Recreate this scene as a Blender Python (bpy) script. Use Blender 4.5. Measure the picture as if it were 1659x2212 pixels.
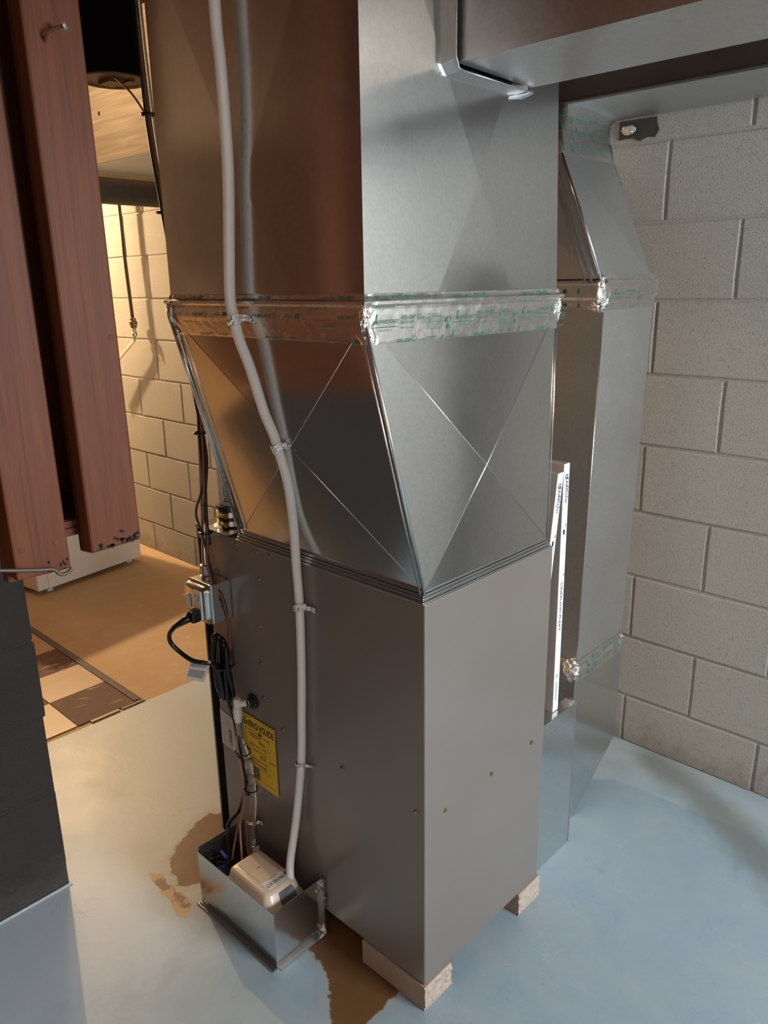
import bpy, bmesh, math, random
from mathutils import Vector, Matrix, noise as mn
random.seed(7)
S = bpy.context.scene
COL = S.collection
for o in list(bpy.data.objects): bpy.data.objects.remove(o)

# ------------------------------------------------------------------ camera
F, YAW, PITCH, ROLL = 1671.50, 0.8104, 0.2870, 0.0154
CAMP = Vector((-0.9447, -0.8043, 1.4363))
cam = bpy.data.cameras.new('camera'); camo = bpy.data.objects.new('camera', cam); COL.objects.link(camo)
cam.sensor_fit = 'AUTO'; cam.sensor_width = 36.0; cam.lens = F / 2212 * 36.0; cam.clip_start = 0.02
fw = Vector((math.sin(YAW)*math.cos(PITCH), math.cos(YAW)*math.cos(PITCH), -math.sin(PITCH)))
rt = Vector((math.cos(YAW), -math.sin(YAW), 0)); dn = fw.cross(rt)
rr = math.cos(ROLL)*rt + math.sin(ROLL)*dn; dd = -math.sin(ROLL)*rt + math.cos(ROLL)*dn
camo.matrix_world = Matrix(((rr.x, -dd.x, -fw.x, CAMP.x), (rr.y, -dd.y, -fw.y, CAMP.y), (rr.z, -dd.z, -fw.z, CAMP.z), (0, 0, 0, 1)))
S.camera = camo

# ------------------------------------------------------------------ light and exposure
S.view_settings.view_transform = 'Standard'; S.view_settings.look = 'None'
S.view_settings.gamma = 1.0; S.view_settings.use_curve_mapping = False
S.view_settings.exposure = -0.20
W = bpy.data.worlds.new('world'); S.world = W; W.use_nodes = True
W.node_tree.nodes['Background'].inputs[0].default_value = (0.80, 0.90, 1.0, 1)
W.node_tree.nodes['Background'].inputs[1].default_value = 0.6
def area(name, loc, target, sx, sy, power, color):
    l = bpy.data.lights.new(name, 'AREA'); l.shape = 'RECTANGLE'; l.size = sx; l.size_y = sy; l.energy = power; l.color = color
    o = bpy.data.objects.new(name, l); COL.objects.link(o); o.location = loc
    o.rotation_euler = (Vector(target) - Vector(loc)).to_track_quat('-Z', 'Y').to_euler(); return o
# daylight through the basement window in the front wall
area('window_daylight', (0.62, -2.88, 1.62), (0.55, 0.6, 0.55), 0.98, 0.78, 112, (0.88, 0.95, 1.0))
# added overhead fill behind the camera, from no known lamp
area('overhead_fill', (-1.25, -1.7, 2.3), (-1.1, -1.3, 0), 1.1, 0.16, 9, (1.0, 0.93, 0.84))
area('left_fill', (-2.57, -1.45, 1.05), (0.0, -0.2, 1.0), 0.8, 1.9, 19, (1.0, 0.84, 0.72))  # added fill light at the left wall, which has no door opening
# warm bulb hanging over the laundry corner
bl = bpy.data.lights.new('laundry_bulb', 'POINT'); bl.energy = 200; bl.color = (1.0, 0.70, 0.39); bl.shadow_soft_size = 0.03
blo = bpy.data.objects.new('laundry_bulb', bl); COL.objects.link(blo); blo.location = (0.80, 3.85, 2.03)
b2 = bpy.data.lights.new('passage_bulb', 'POINT'); b2.energy = 13; b2.color = (1.0, 0.72, 0.42); b2.shadow_soft_size = 0.06
b2o = bpy.data.objects.new('passage_bulb', b2); COL.objects.link(b2o); b2o.location = (0.22, 2.05, 2.22)

# ------------------------------------------------------------------ material helpers
def mat(name):
    m = bpy.data.materials.new(name); m.use_nodes = True
    nt = m.node_tree; b = nt.nodes['Principled BSDF']
    return m, nt, b
def nd(nt, typ, **kw):
    n = nt.nodes.new(typ)
    for k, v in kw.items():
        if k.startswith('_'): setattr(n, k[1:], v)
        else: n.inputs[k].default_value = v
    return n
def coords(nt, scale=(1, 1, 1), world=False):
    t = nt.nodes.new('ShaderNodeNewGeometry') if world else nt.nodes.new('ShaderNodeTexCoord')
    mp = nt.nodes.new('ShaderNodeMapping'); mp.inputs['Scale'].default_value = scale
    nt.links.new(t.outputs['Position' if world else 'Object'], mp.inputs[0]); return mp.outputs[0]
def noise(nt, vec, scale, detail=4, rough=.55, dist=0.0):
    n = nd(nt, 'ShaderNodeTexNoise', Scale=scale, Detail=detail, Roughness=rough, Distortion=dist)
    nt.links.new(vec, n.inputs['Vector']); return n.outputs[0]
def ramp(nt, fac, stops):
    r = nt.nodes.new('ShaderNodeValToRGB'); e = r.color_ramp.elements
    while len(e) < len(stops): e.new(0.5)
    for i, (p, c) in enumerate(stops):
        e[i].position = p; e[i].color = (*c, 1) if len(c) == 3 else c
    nt.links.new(fac, r.inputs[0]); return r.outputs[0]
def mix(nt, fac, a, b, typ='MIX'):
    n = nt.nodes.new('ShaderNodeMix'); n.data_type = 'RGBA'; n.blend_type = typ
    for sock, v in ((n.inputs[0], fac), (n.inputs[6], a), (n.inputs[7], b)):
        if isinstance(v, (int, float)): sock.default_value = v
        elif isinstance(v, tuple): sock.default_value = (*v, 1) if len(v) == 3 else v
        else: nt.links.new(v, sock)
    return n.outputs[2]
def mth(nt, op, a, b=0.0, clamp=False):
    n = nt.nodes.new('ShaderNodeMath'); n.operation = op; n.use_clamp = clamp
    for i, v in enumerate((a, b)):
        if isinstance(v, (int, float)): n.inputs[i].default_value = v
        else: nt.links.new(v, n.inputs[i])
    return n.outputs[0]
def smooth(nt, v, lo, hi):
    n = nt.nodes.new('ShaderNodeMapRange'); n.interpolation_type = 'SMOOTHSTEP'
    n.inputs[1].default_value = lo; n.inputs[2].default_value = hi
    nt.links.new(v, n.inputs[0]); return n.outputs[0]
def bump(nt, b, h, strength, dist):
    n = nd(nt, 'ShaderNodeBump', Strength=strength, Distance=dist)
    nt.links.new(h, n.inputs['Height']); nt.links.new(n.outputs[0], b.inputs['Normal']); return n
def put(nt, b, sock, v):
    if isinstance(v, (int, float)): b.inputs[sock].default_value = v
    elif isinstance(v, tuple): b.inputs[sock].default_value = (*v, 1)
    else: nt.links.new(v, b.inputs[sock])
def plain(name, col, rough=.5, metal=0.0, var=0.12, scale=30, bmp=0.0, spec=None, coat=0.0):
    m, nt, b = mat(name); v = coords(nt)
    n = noise(nt, v, scale, 4)
    put(nt, b, 'Base Color', mix(nt, n, tuple(c*(1-var) for c in col), tuple(min(1, c*(1+var)) for c in col)))
    put(nt, b, 'Roughness', rough); put(nt, b, 'Metallic', metal)
    if spec is not None: b.inputs['Specular IOR Level'].default_value = spec
    if coat: b.inputs['Coat Weight'].default_value = coat; b.inputs['Coat Roughness'].default_value = .12
    if bmp: bump(nt, b, n, bmp, .002)
    return m
M = {}
def galv(name, col, r0, r1, spangle=0.5, streak=True):
    m, nt, b = mat(name); v = coords(nt)
    vo = nd(nt, 'ShaderNodeTexVoronoi', Scale=230.0); nt.links.new(v, vo.inputs['Vector'])
    bw_ = nt.nodes.new('ShaderNodeRGBToBW'); nt.links.new(vo.outputs['Color'], bw_.inputs[0]); cell = bw_.outputs[0]
    big = noise(nt, v, 4.0, 3); mid = noise(nt, v, 26, 4)
    brush = noise(nt, coords(nt, (9, 9, 240)), 1.0, 3, .6)
    rg = mth(nt, 'ADD', r0, mth(nt, 'MULTIPLY', big, (r1-r0)*1.4))
    put(nt, b, 'Roughness', rg)
    c = mix(nt, cell, tuple(x*(1-.16*spangle) for x in col), tuple(min(1, x*(1+.12*spangle)) for x in col))
    c = mix(nt, mth(nt, 'MULTIPLY', mid, .25), c, tuple(x*.86 for x in col))
    if streak:
        s = noise(nt, coords(nt, (170, 170, 4.5)), 1.0, 1, .5)
        s = ramp(nt, s, [(.74, (0, 0, 0)), (.80, (1, 1, 1))])
        c = mix(nt, mth(nt, 'MULTIPLY', s, .35), c, (.90, .91, .90))
        rg2 = mth(nt, 'MULTIPLY', s, .2)
    put(nt, b, 'Base Color', c); put(nt, b, 'Metallic', .97)
    bump(nt, b, big, .5, .0012)
    return m
M['galv'] = galv('galvanised_steel', (.66, .67, .665), .12, .20)
M['galv_dull'] = galv('galvanised_steel_dull', (.66, .67, .67), .26, .40)
M['galv_thin'] = galv('galvanised_steel_bright', (.70, .71, .71), .12, .26, streak=False)
def foilm():
    m, nt, b = mat('aluminium_foil_tape'); v = coords(nt)
    put(nt, b, 'Base Color', (.84, .83, .80)); put(nt, b, 'Metallic', 1.0)
    n = noise(nt, v, 60, 5, .65, .6); n2 = noise(nt, v, 9, 2)
    put(nt, b, 'Roughness', mth(nt, 'ADD', .16, mth(nt, 'MULTIPLY', n, .2)))
    bump(nt, b, mth(nt, 'MULTIPLY', n, n2), .28, .0022); return m
M['foil'] = foilm()
def foilc():
    m, nt, b = mat('crumpled_foil'); v = coords(nt)
    put(nt, b, 'Base Color', (.88, .88, .87)); put(nt, b, 'Metallic', 1.0); put(nt, b, 'Roughness', .12)
    bump(nt, b, noise(nt, v, 190, 3, .6, 1.0), .7, .004); return m
M['crumple'] = foilc()
def paintm():
    m, nt, b = mat('furnace_grey_brown_enamel'); v = coords(nt)
    big = noise(nt, v, 3.0, 3); fine = noise(nt, v, 700, 2)
    put(nt, b, 'Base Color', mix(nt, big, (.255, .222, .196), (.298, .266, .240)))
    put(nt, b, 'Metallic', .35); put(nt, b, 'Roughness', mth(nt, 'ADD', .27, mth(nt, 'MULTIPLY', big, .08)))
    bump(nt, b, mth(nt, 'ADD', mth(nt, 'MULTIPLY', fine, .04), big), .10, .006); return m
M['furnace'] = paintm()
def blockm(name, c0, c1, dirt, bs=1.0):
    m, nt, b = mat(name); v = coords(nt, world=True)
    a = noise(nt, v, 210, 4, .75); pit = noise(nt, v, 230, 3, .6); big = noise(nt, v, 2.6, 4)
    c = mix(nt, big, c0, c1)
    pits = ramp(nt, pit, [(.30, (1, 1, 1)), (.37, (0, 0, 0))])
    c = mix(nt, mth(nt, 'MULTIPLY', pits, .45), c, dirt)
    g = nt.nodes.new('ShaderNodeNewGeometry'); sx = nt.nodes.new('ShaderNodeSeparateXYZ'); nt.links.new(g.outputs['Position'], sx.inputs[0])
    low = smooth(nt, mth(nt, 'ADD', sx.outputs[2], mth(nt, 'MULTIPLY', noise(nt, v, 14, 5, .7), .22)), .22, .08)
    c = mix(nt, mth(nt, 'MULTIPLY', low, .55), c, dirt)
    put(nt, b, 'Base Color', c); put(nt, b, 'Roughness', .72)
    b.inputs['Specular IOR Level'].default_value = .25
    h = mth(nt, 'ADD', mth(nt, 'MULTIPLY', a, .8), mth(nt, 'MULTIPLY', mth(nt, 'SUBTRACT', 1.0, pits), .45))
    bump(nt, b, h, 1.0*bs, .012); return m
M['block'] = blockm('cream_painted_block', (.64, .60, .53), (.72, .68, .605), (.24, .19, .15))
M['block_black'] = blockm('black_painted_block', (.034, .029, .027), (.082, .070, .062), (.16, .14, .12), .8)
def floorm():
    m, nt, b = mat('worn_blue_grey_floor_paint'); v = coords(nt, world=True)
    g = nt.nodes.new('ShaderNodeNewGeometry'); sx = nt.nodes.new('ShaderNodeSeparateXYZ'); nt.links.new(g.outputs['Position'], sx.inputs[0])
    X, Y = sx.outputs[0], sx.outputs[1]
    n1 = noise(nt, v, 2.4, 5, .6); n2 = noise(nt, v, 16, 6, .7); n3 = noise(nt, v, 70, 4, .65); n4 = noise(nt, v, 6, 5, .65, .5)
    cl = noise(nt, v, 7.5, 6, .68, .8)
    paint = mix(nt, n1, (.27, .36, .425), (.34, .43, .49))
    paint = mix(nt, mth(nt, 'MULTIPLY', ramp(nt, cl, [(.40, (0, 0, 0)), (.66, (1, 1, 1))]), .55), paint, (.40, .445, .46))
    paint = mix(nt, mth(nt, 'MULTIPLY', ramp(nt, cl, [(.28, (1, 1, 1)), (.42, (0, 0, 0))]), .5), paint, (.235, .30, .345))
    # old bare-looking worn paint toward the laundry side
    worn = smooth(nt, mth(nt, 'ADD', mth(nt, 'SUBTRACT', Y, mth(nt, 'MULTIPLY', X, .55)), mth(nt, 'MULTIPLY', n4, .5)), .75, 1.15)
    paint = mix(nt, mth(nt, 'MULTIPLY', worn, .85), paint, (.56, .63, .70))
    def lines(scale, dist, w):
        q = noise(nt, v, scale, 2, .5, dist)
        return mth(nt, 'LESS_THAN', mth(nt, 'ABSOLUTE', mth(nt, 'SUBTRACT', q, .5)), w)
    msk = ramp(nt, noise(nt, v, 3.1, 4, .6), [(.50, (0, 0, 0)), (.62, (1, 1, 1))])
    paint = mix(nt, mth(nt, 'MULTIPLY', mth(nt, 'MULTIPLY', lines(9, 2.5, .005), msk), .3), paint, (.22, .21, .19))
    msk2 = ramp(nt, noise(nt, v, 4.7, 4, .6), [(.52, (0, 0, 0)), (.62, (1, 1, 1))])
    paint = mix(nt, mth(nt, 'MULTIPLY', mth(nt, 'MULTIPLY', lines(14, 1.2, .010), msk2), .14), paint, (.62, .64, .63))
    scuff = ramp(nt, noise(nt, v, 34, 6, .75, .8), [(.60, (0, 0, 0)), (.70, (1, 1, 1))])
    paint = mix(nt, mth(nt, 'MULTIPLY', mth(nt, 'MULTIPLY', scuff, msk2), .35), paint, (.30, .29, .27))
    paint = mix(nt, ramp(nt, n3, [(.70, (0, 0, 0)), (.78, (.55, .55, .55))]), paint, (.16, .15, .14))
    at = nt.nodes.new('ShaderNodeAttribute'); at.attribute_name = 'stain'
    d = mth(nt, 'ADD', at.outputs['Fac'], mth(nt, 'MULTIPLY', mth(nt, 'SUBTRACT', n2, .5), .055))
    st = smooth(nt, d, .004, -.002)
    rust = mix(nt, n4, (.125, .058, .021), (.205, .102, .040))
    paint = mix(nt, mth(nt, 'MULTIPLY', smooth(nt, d, .035, .0), .45), paint, (.43, .39, .33))
    col = mix(nt, st, paint, rust)
    at2 = nt.nodes.new('ShaderNodeAttribute'); at2.attribute_name = 'chip'
    d2 = mth(nt, 'ADD', at2.outputs['Fac'], mth(nt, 'MULTIPLY', mth(nt, 'SUBTRACT', n2, .5), .06))
    col = mix(nt, smooth(nt, d2, .003, -.002), col, mix(nt, ramp(nt, n2, [(.5, (0, 0, 0)), (.54, (1, 1, 1))]), (.52, .36, .21), (.20, .13, .08)))
    at3 = nt.nodes.new('ShaderNodeAttribute'); at3.attribute_name = 'stain_shade'
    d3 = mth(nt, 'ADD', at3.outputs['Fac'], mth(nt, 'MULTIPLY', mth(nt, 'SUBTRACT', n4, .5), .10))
    col = mix(nt, mth(nt, 'MULTIPLY', smooth(nt, d3, .085, -.01), .78), col, (.17, .185, .17))  # dark strip by the wall: stain and contact shade put into the colour
    conc = mix(nt, n4, (.46, .30, .165), (.62, .44, .26))
    conc = mix(nt, mth(nt, 'MULTIPLY', ramp(nt, n2, [(.55, (0, 0, 0)), (.75, (1, 1, 1))]), .5), conc, (.66, .56, .44))
    conc = mix(nt, ramp(nt, n3, [(.66, (0, 0, 0)), (.74, (.7, .7, .7))]), conc, (.17, .10, .05))
    edge = smooth(nt, mth(nt, 'ADD', Y, mth(nt, 'MULTIPLY', mth(nt, 'SUBTRACT', n2, .5), .02)), 1.546, 1.550)
    col = mix(nt, edge, col, conc)
    put(nt, b, 'Base Color', col)
    rg = mth(nt, 'ADD', .34, mth(nt, 'MULTIPLY', n4, .18)); rg = mth(nt, 'ADD', rg, mth(nt, 'MULTIPLY', edge, .25))
    put(nt, b, 'Roughness', rg); b.inputs['Specular IOR Level'].default_value = .4
    bump(nt, b, mth(nt, 'ADD', mth(nt, 'MULTIPLY', n2, .5), mth(nt, 'ADD', n4, mth(nt, 'MULTIPLY', n3, .2))), .28, .004)
    return m
M['floor'] = floorm()
def woodm(name, c0, c1, axis='z', rough=.42, ring=(60, 60, 2.2), coat=.15):
    m, nt, b = mat(name)
    sc = {'z': ring, 'y': (ring[0], ring[2], ring[1]), 'x': (ring[2], ring[0], ring[1])}[axis]
    v = coords(nt, sc); a = noise(nt, v, 1.0, 6, .62, 1.4); f = noise(nt, coords(nt, tuple(s*4 for s in sc)), 1.0, 3, .6)
    k = mth(nt, 'ADD', mth(nt, 'MULTIPLY', a, .75), mth(nt, 'MULTIPLY', f, .25))
    put(nt, b, 'Base Color', ramp(nt, k, [(.30, c0), (.66, c1)])); put(nt, b, 'Roughness', rough); b.inputs['Specular IOR Level'].default_value = .3
    b.inputs['Coat Weight'].default_value = coat; b.inputs['Coat Roughness'].default_value = .35
    bump(nt, b, k, .35, .003); return m
M['wood'] = woodm('red_brown_varnished_fir', (.088, .020, .006), (.160, .045, .014), rough=.55, coat=.0)
M['wood_dark'] = woodm('dark_brown_board', (.055, .022, .012), (.10, .042, .022))
M['wood_tan'] = woodm('whitewashed_beam_board', (.36, .27, .18), (.62, .52, .40), 'y', .7, (30, 26, 1.6), 0)
M['wood_pale'] = woodm('pale_wood_strip', (.42, .28, .13), (.60, .43, .22), 'x')
M['joist'] = woodm('ceiling_joist_fir', (.15, .078, .04), (.27, .15, .08), 'x', .6, coat=0)
M['vinyl'] = plain('milky_vinyl_tube', (.88, .86, .83), .28, var=.04)
M['vinyl'].node_tree.nodes['Principled BSDF'].inputs['Subsurface Weight'].default_value = .15
M['vinyl'].node_tree.nodes['Principled BSDF'].inputs['Subsurface Radius'].default_value = (.01, .01, .01)
M['clear'] = plain('clear_vinyl', (.92, .91, .90), .06, var=.02)
M['clear'].node_tree.nodes['Principled BSDF'].inputs['Transmission Weight'].default_value = .93
M['black'] = plain('black_rubber', (.012, .012, .013), .35, var=.2)
M['cord'] = plain('black_cord_jacket', (.010, .010, .011), .22, var=.2)
M['matte_black'] = plain('black_flue_paint', (.006, .005, .005), .85, var=.3, spec=.1)
M['rust_tin'] = plain('dusty_brown_tin', (.22, .14, .075), .6, .2, .3, 40)
M['white_plastic'] = plain('white_plastic', (.80, .78, .74), .35, var=.03)
M['pvc'] = plain('white_pvc', (.74, .70, .64), .35, var=.04, scale=8)
M['pump'] = plain('cream_pump_plastic', (.66, .53, .40), .30, var=.06, scale=9, coat=.3)
M['tank'] = plain('pale_tank_plastic', (.70, .62, .52), .35, var=.05, scale=9)
M['yellow'] = plain('yellow_paper', (.86, .55, .035), .55, var=.03)
M['paper'] = plain('white_paper', (.72, .68, .66), .6, var=.03)
M['lilac_paper'] = plain('pale_sticker', (.60, .54, .53), .5, var=.03)
M['ink'] = plain('black_ink', (.012, .010, .010), .6, var=.1)
M['ink_blue'] = plain('navy_ink', (.02, .035, .12), .6, var=.1)
M['ink_green'] = plain('green_ink', (.03, .17, .13), .55, var=.1)
M['ink_maroon'] = plain('maroon_ink', (.10, .02, .03), .55, var=.1)
M['paint_edge'] = plain('flaked_blue_white_paint', (.50, .56, .60), .6, var=.25, scale=90)
M['ink_grey'] = plain('grey_sticker', (.10, .10, .11), .5, var=.2)
M['blue'] = plain('blue_tape', (.015, .10, .26), .5, var=.2)
M['nut_blue'] = plain('blue_wire_nut', (.04, .05, .30), .4)
M['copper_wire'] = plain('brown_thermostat_wire', (.26, .11, .07), .4, var=.15)
M['pink_wire'] = plain('pale_pink_wire', (.44, .24, .19), .4, var=.15)
M['card'] = plain('grey_filter_board', (.55, .50, .47), .7, var=.05)
M['card_white'] = plain('white_filter_board', (.86, .86, .86), .6, var=.02)
M['tile_tan'] = plain('tan_vinyl_tile', (.50, .33, .18), .4, var=.14, scale=12)
def tileb():
    m, nt, b = mat('brown_vinyl_tile'); v = coords(nt, world=True)
    n = noise(nt, v, 7, 5, .6); s = noise(nt, coords(nt, (9, 34, 1), True), 1.3, 6, .72, .6)
    c = mix(nt, n, (.12, .062, .048), (.17, .090, .070))
    c = mix(nt, mth(nt, 'MULTIPLY', ramp(nt, s, [(.585, (0, 0, 0)), (.64, (1, 1, 1))]), .8), c, (.55, .40, .26))
    put(nt, b, 'Base Color', c); put(nt, b, 'Roughness', .6); b.inputs['Specular IOR Level'].default_value = .2; return m
M['tile_brown'] = tileb()
M['strip'] = plain('grey_brown_edge_strip', (.12, .085, .065), .5, var=.2)
M['iron'] = plain('dusty_cast_iron', (.075, .062, .05), .75, .2, .35, 50, .4)
M['steel_pipe'] = plain('dark_steel_pipe', (.13, .10, .075), .5, .5, .2)
M['brass'] = plain('dull_brass', (.20, .14, .07), .4, .8, .2)
M['screw'] = plain('yellow_zinc_screw', (.50, .36, .16), .3, 1.0, .15)
M['zinc'] = plain('zinc_plate', (.66, .65, .62), .25, 1.0, .06)
M['emt'] = plain('conduit_steel', (.55, .55, .54), .28, 1.0, .06)
M['enamel'] = plain('white_enamel', (.78, .75, .70), .25, var=.03, scale=5, coat=.3)
M['paver'] = plain('paver_face', (.36, .26, .20), .8, var=.2, scale=60, bmp=.5)
M['paver_rough'] = plain('paver_broken_face', (.48, .40, .33), .9, var=.45, scale=130, bmp=1.0)
M['navy_chip'] = plain('navy_paint_chips', (.006, .007, .010), .6, var=.2, spec=.2)
M['nailhead'] = plain('nail_head_steel', (.60, .61, .62), .4, .7, .1)
M['rusty'] = plain('rusty_nail', (.14, .05, .02), .7, .3, .3)
M['panel'] = woodm('brown_stair_panelling', (.16, .075, .038), (.27, .14, .075), 'z', .6, (12, 12, 1.2), 0)
M['wall_paint'] = plain('off_white_wall_paint', (.52, .50, .47), .8, var=.08, scale=6)
M['glass'] = plain('window_glass', (.9, .95, .97), .05, var=.01)
M['glass'].node_tree.nodes['Principled BSDF'].inputs['Transmission Weight'].default_value = 1.0
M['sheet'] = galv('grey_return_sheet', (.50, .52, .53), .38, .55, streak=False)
M['sheet_shaded'] = plain('shade_darkened_sheet', (.055, .040, .033), .75, .0, .75, 5, spec=.2)  # return duct side: shade and reddish reflection painted as dark brown

# ------------------------------------------------------------------ geometry helpers
class G:
    def __init__(s): s.v = []; s.f = []
    def add(s, vs, fs):
        n = len(s.v); s.v += [Vector(p) for p in vs]; s.f += [tuple(i+n for i in f) for f in fs]; return s
    def box(s, x0, x1, y0, y1, z0, z1):
        return s.add([(x0, y0, z0), (x1, y0, z0), (x1, y1, z0), (x0, y1, z0), (x0, y0, z1), (x1, y0, z1), (x1, y1, z1), (x0, y1, z1)],
                     [(3, 2, 1, 0), (4, 5, 6, 7), (0, 1, 5, 4), (1, 2, 6, 5), (2, 3, 7, 6), (3, 0, 4, 7)])
    def hull8(s, p):  # eight corners in the order of box()
        return s.add(p, [(3, 2, 1, 0), (4, 5, 6, 7), (0, 1, 5, 4), (1, 2, 6, 5), (2, 3, 7, 6), (3, 0, 4, 7)])
    def bar(s, a, b, w, h, up=(0, 0, 1)):
        a, b = Vector(a), Vector(b); d = (b-a).normalized(); sd = d.cross(Vector(up)).normalized(); u = sd.cross(d)
        q = [(-w/2, -h/2), (w/2, -h/2), (w/2, h/2), (-w/2, h/2)]
        return s.add([a+sd*i+u*j for i, j in q] + [b+sd*i+u*j for i, j in q],
                     [(3, 2, 1, 0), (4, 5, 6, 7), (0, 1, 5, 4), (1, 2, 6, 5), (2, 3, 7, 6), (3, 0, 4, 7)])
    def tube(s, pts, r, n=12, cap=True):
        pts = [Vector(p) for p in pts]; m = len(pts); rs = r if isinstance(r, (list, tuple)) else [r]*m
        t0 = (pts[1]-pts[0]).normalized(); ref = Vector((0, 0, 1)) if abs(t0.z) < .9 else Vector((1, 0, 0))
        u = t0.cross(ref).normalized(); vs = []
        for i, p in enumerate(pts):
            t = (pts[min(i+1, m-1)] - pts[max(i-1, 0)]).normalized()
            u = (u - t*u.dot(t)).normalized(); w = t.cross(u)
            vs += [p + (u*math.cos(2*math.pi*k/n) + w*math.sin(2*math.pi*k/n))*rs[i] for k in range(n)]
        fs = [(i*n+k, i*n+(k+1) % n, (i+1)*n+(k+1) % n, (i+1)*n+k) for i in range(m-1) for k in range(n)]
        if cap: fs += [tuple(range(n-1, -1, -1)), tuple((m-1)*n+k for k in range(n))]
        return s.add(vs, fs)
    def lathe(s, c, prof, n=24, axis='z'):
        # prof: (radius, height) pairs from one end to the other
        ax = {'z': lambda r, a, h: (r*math.cos(a), r*math.sin(a), h), 'x': lambda r, a, h: (h, r*math.cos(a), r*math.sin(a)),
              'y': lambda r, a, h: (r*math.sin(a), h, r*math.cos(a))}[axis]
        vs = [Vector(c)+Vector(ax(r, 2*math.pi*k/n, h)) for r, h in prof for k in range(n)]
        fs = [(i*n+k, i*n+(k+1) % n, (i+1)*n+(k+1) % n, (i+1)*n+k) for i in range(len(prof)-1) for k in range(n)]
        fs += [tuple(range(n-1, -1, -1)), tuple((len(prof)-1)*n+k for k in range(n))]
        return s.add(vs, fs)
    def fan(s, c, ring):  # creased sheet: centre point and the points round it
        n = len(ring); return s.add([c]+list(ring), [(0, i+1, (i+1) % n + 1) for i in range(n)])
    def poly(s, pts): return s.add(pts, [tuple(range(len(pts)))])
    def prism(s, pts, d):  # flat polygon pushed along d
        n = len(pts); d = Vector(d); pts = [Vector(p) for p in pts]
        return s.add(pts+[p+d for p in pts], [tuple(range(n-1, -1, -1)), tuple(range(n, 2*n))] + [(i, (i+1) % n, n+(i+1) % n, n+i) for i in range(n)])
def spline(pts, k=6):
    P = [Vector(p) for p in pts]; out = []
    for i in range(len(P)-1):
        a, b, c, d = P[max(i-1, 0)], P[i], P[i+1], P[min(i+2, len(P)-1)]
        for j in range(k):
            t = j/k
            out.append(.5*((2*b)+(c-a)*t+(2*a-5*b+4*c-d)*t*t+(3*b-a-3*c+d)*t**3))
    return out + [P[-1]]
BASE = {}
STUFF = {'printing', 'paint_chips', 'tag_print', 'badge_lines', 'clamp_slots', 'socket_slots', 'knockout'}
def obj(name, g, m, parent=None, sm=False, bev=0.0, fix=True, seg=2, label=None):
    me = bpy.data.meshes.new(name); base = BASE.get(parent, Vector((0, 0, 0))) if parent else Vector((0, 0, 0))
    me.from_pydata([tuple(v-base) for v in g.v], [], g.f); me.update()
    if fix:
        bm = bmesh.new(); bm.from_mesh(me); bmesh.ops.recalc_face_normals(bm, faces=bm.faces); bm.to_mesh(me); bm.free()
    me.materials.append(M[m] if isinstance(m, str) else m)
    if sm: me.polygons.foreach_set('use_smooth', [True]*len(me.polygons))
    o = bpy.data.objects.new(name, me); COL.objects.link(o)
    if parent: o.parent = parent
    BASE[o] = base
    if bev:
        b = o.modifiers.new('bevel', 'BEVEL'); b.width = bev; b.segments = seg; b.limit_method = 'ANGLE'; b.angle_limit = math.radians(35)
    if label: o['label'] = label
    if name in STUFF: o['kind'] = 'stuff'
    return o
def thing(name, label, cat, loc, group=None):
    o = bpy.data.objects.new(name, None); COL.objects.link(o); o.location = loc; o.empty_display_size = .05
    BASE[o] = Vector(loc); o['label'] = label; o['category'] = cat
    if group: o['group'] = group
    return o
def tag(o, label, cat, group=None):
    o['label'] = label; o['category'] = cat
    if group: o['group'] = group
    return o
def struct(name, g, m, parent=None, **k):
    o = obj(name, g, m, parent, **k)
    if not parent: o['kind'] = 'structure'
    return o
_txt = {}
def text_geo(txt, shear=0.0, bold=0.0):
    key = (txt, shear, bold)
    if key in _txt: return _txt[key]
    c = bpy.data.curves.new('t', 'FONT'); c.body = txt; c.size = 1.0; c.resolution_u = 2; c.shear = shear; c.offset = bold
    o = bpy.data.objects.new('t', c); COL.objects.link(o)
    dg = bpy.context.evaluated_depsgraph_get(); dg.update()
    me = o.evaluated_get(dg).to_mesh()
    vs = [v.co.copy() for v in me.vertices]; fs = [tuple(p.vertices) for p in me.polygons]
    o.evaluated_get(dg).to_mesh_clear(); bpy.data.objects.remove(o); bpy.data.curves.remove(c)
    x0 = min(v.x for v in vs); x1 = max(v.x for v in vs); y1 = max(v.y for v in vs)
    _txt[key] = (vs, fs, x0, x1, y1); return _txt[key]
def put_text(g, txt, fn, u, v, h, w=None, shear=0.0, bold=0.0):
    # letters of cap height h starting at (u, v); fn maps (u, v) to a point on the printed surface
    vs, fs, x0, x1, y1 = text_geo(txt, shear, bold); sy = h/.72
    sx = sy if w is None else w/(x1-x0)
    g.add([fn(u+(p.x-x0)*sx, v+p.y*sy) for p in vs], fs)
def put_bar(g, fn, u0, u1, v0, v1):
    g.add([fn(u0, v0), fn(u1, v0), fn(u1, v1), fn(u0, v1)], [(0, 1, 2, 3)])
def put_ring(g, fn, u, v, r, t, n=14):
    vs = [fn(u+q*math.cos(2*math.pi*k/n), v+q*math.sin(2*math.pi*k/n)) for k in range(n) for q in (r, r-t)]
    g.add(vs, [(2*k, 2*((k+1) % n), 2*((k+1) % n)+1, 2*k+1) for k in range(n)])
def tiny(g, fn, u, v, w, h, rng):   # a line of print too small to read
    x = u
    while x < u+w:
        l = rng.uniform(.002, .006); put_bar(g, fn, x, min(x+l, u+w), v, v+h); x += l+.0012
def plane_fn(o, ux, uy):
    o, ux, uy = Vector(o), Vector(ux), Vector(uy); return lambda u, v: o+ux*u+uy*v
RNG = random.Random(3)

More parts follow.
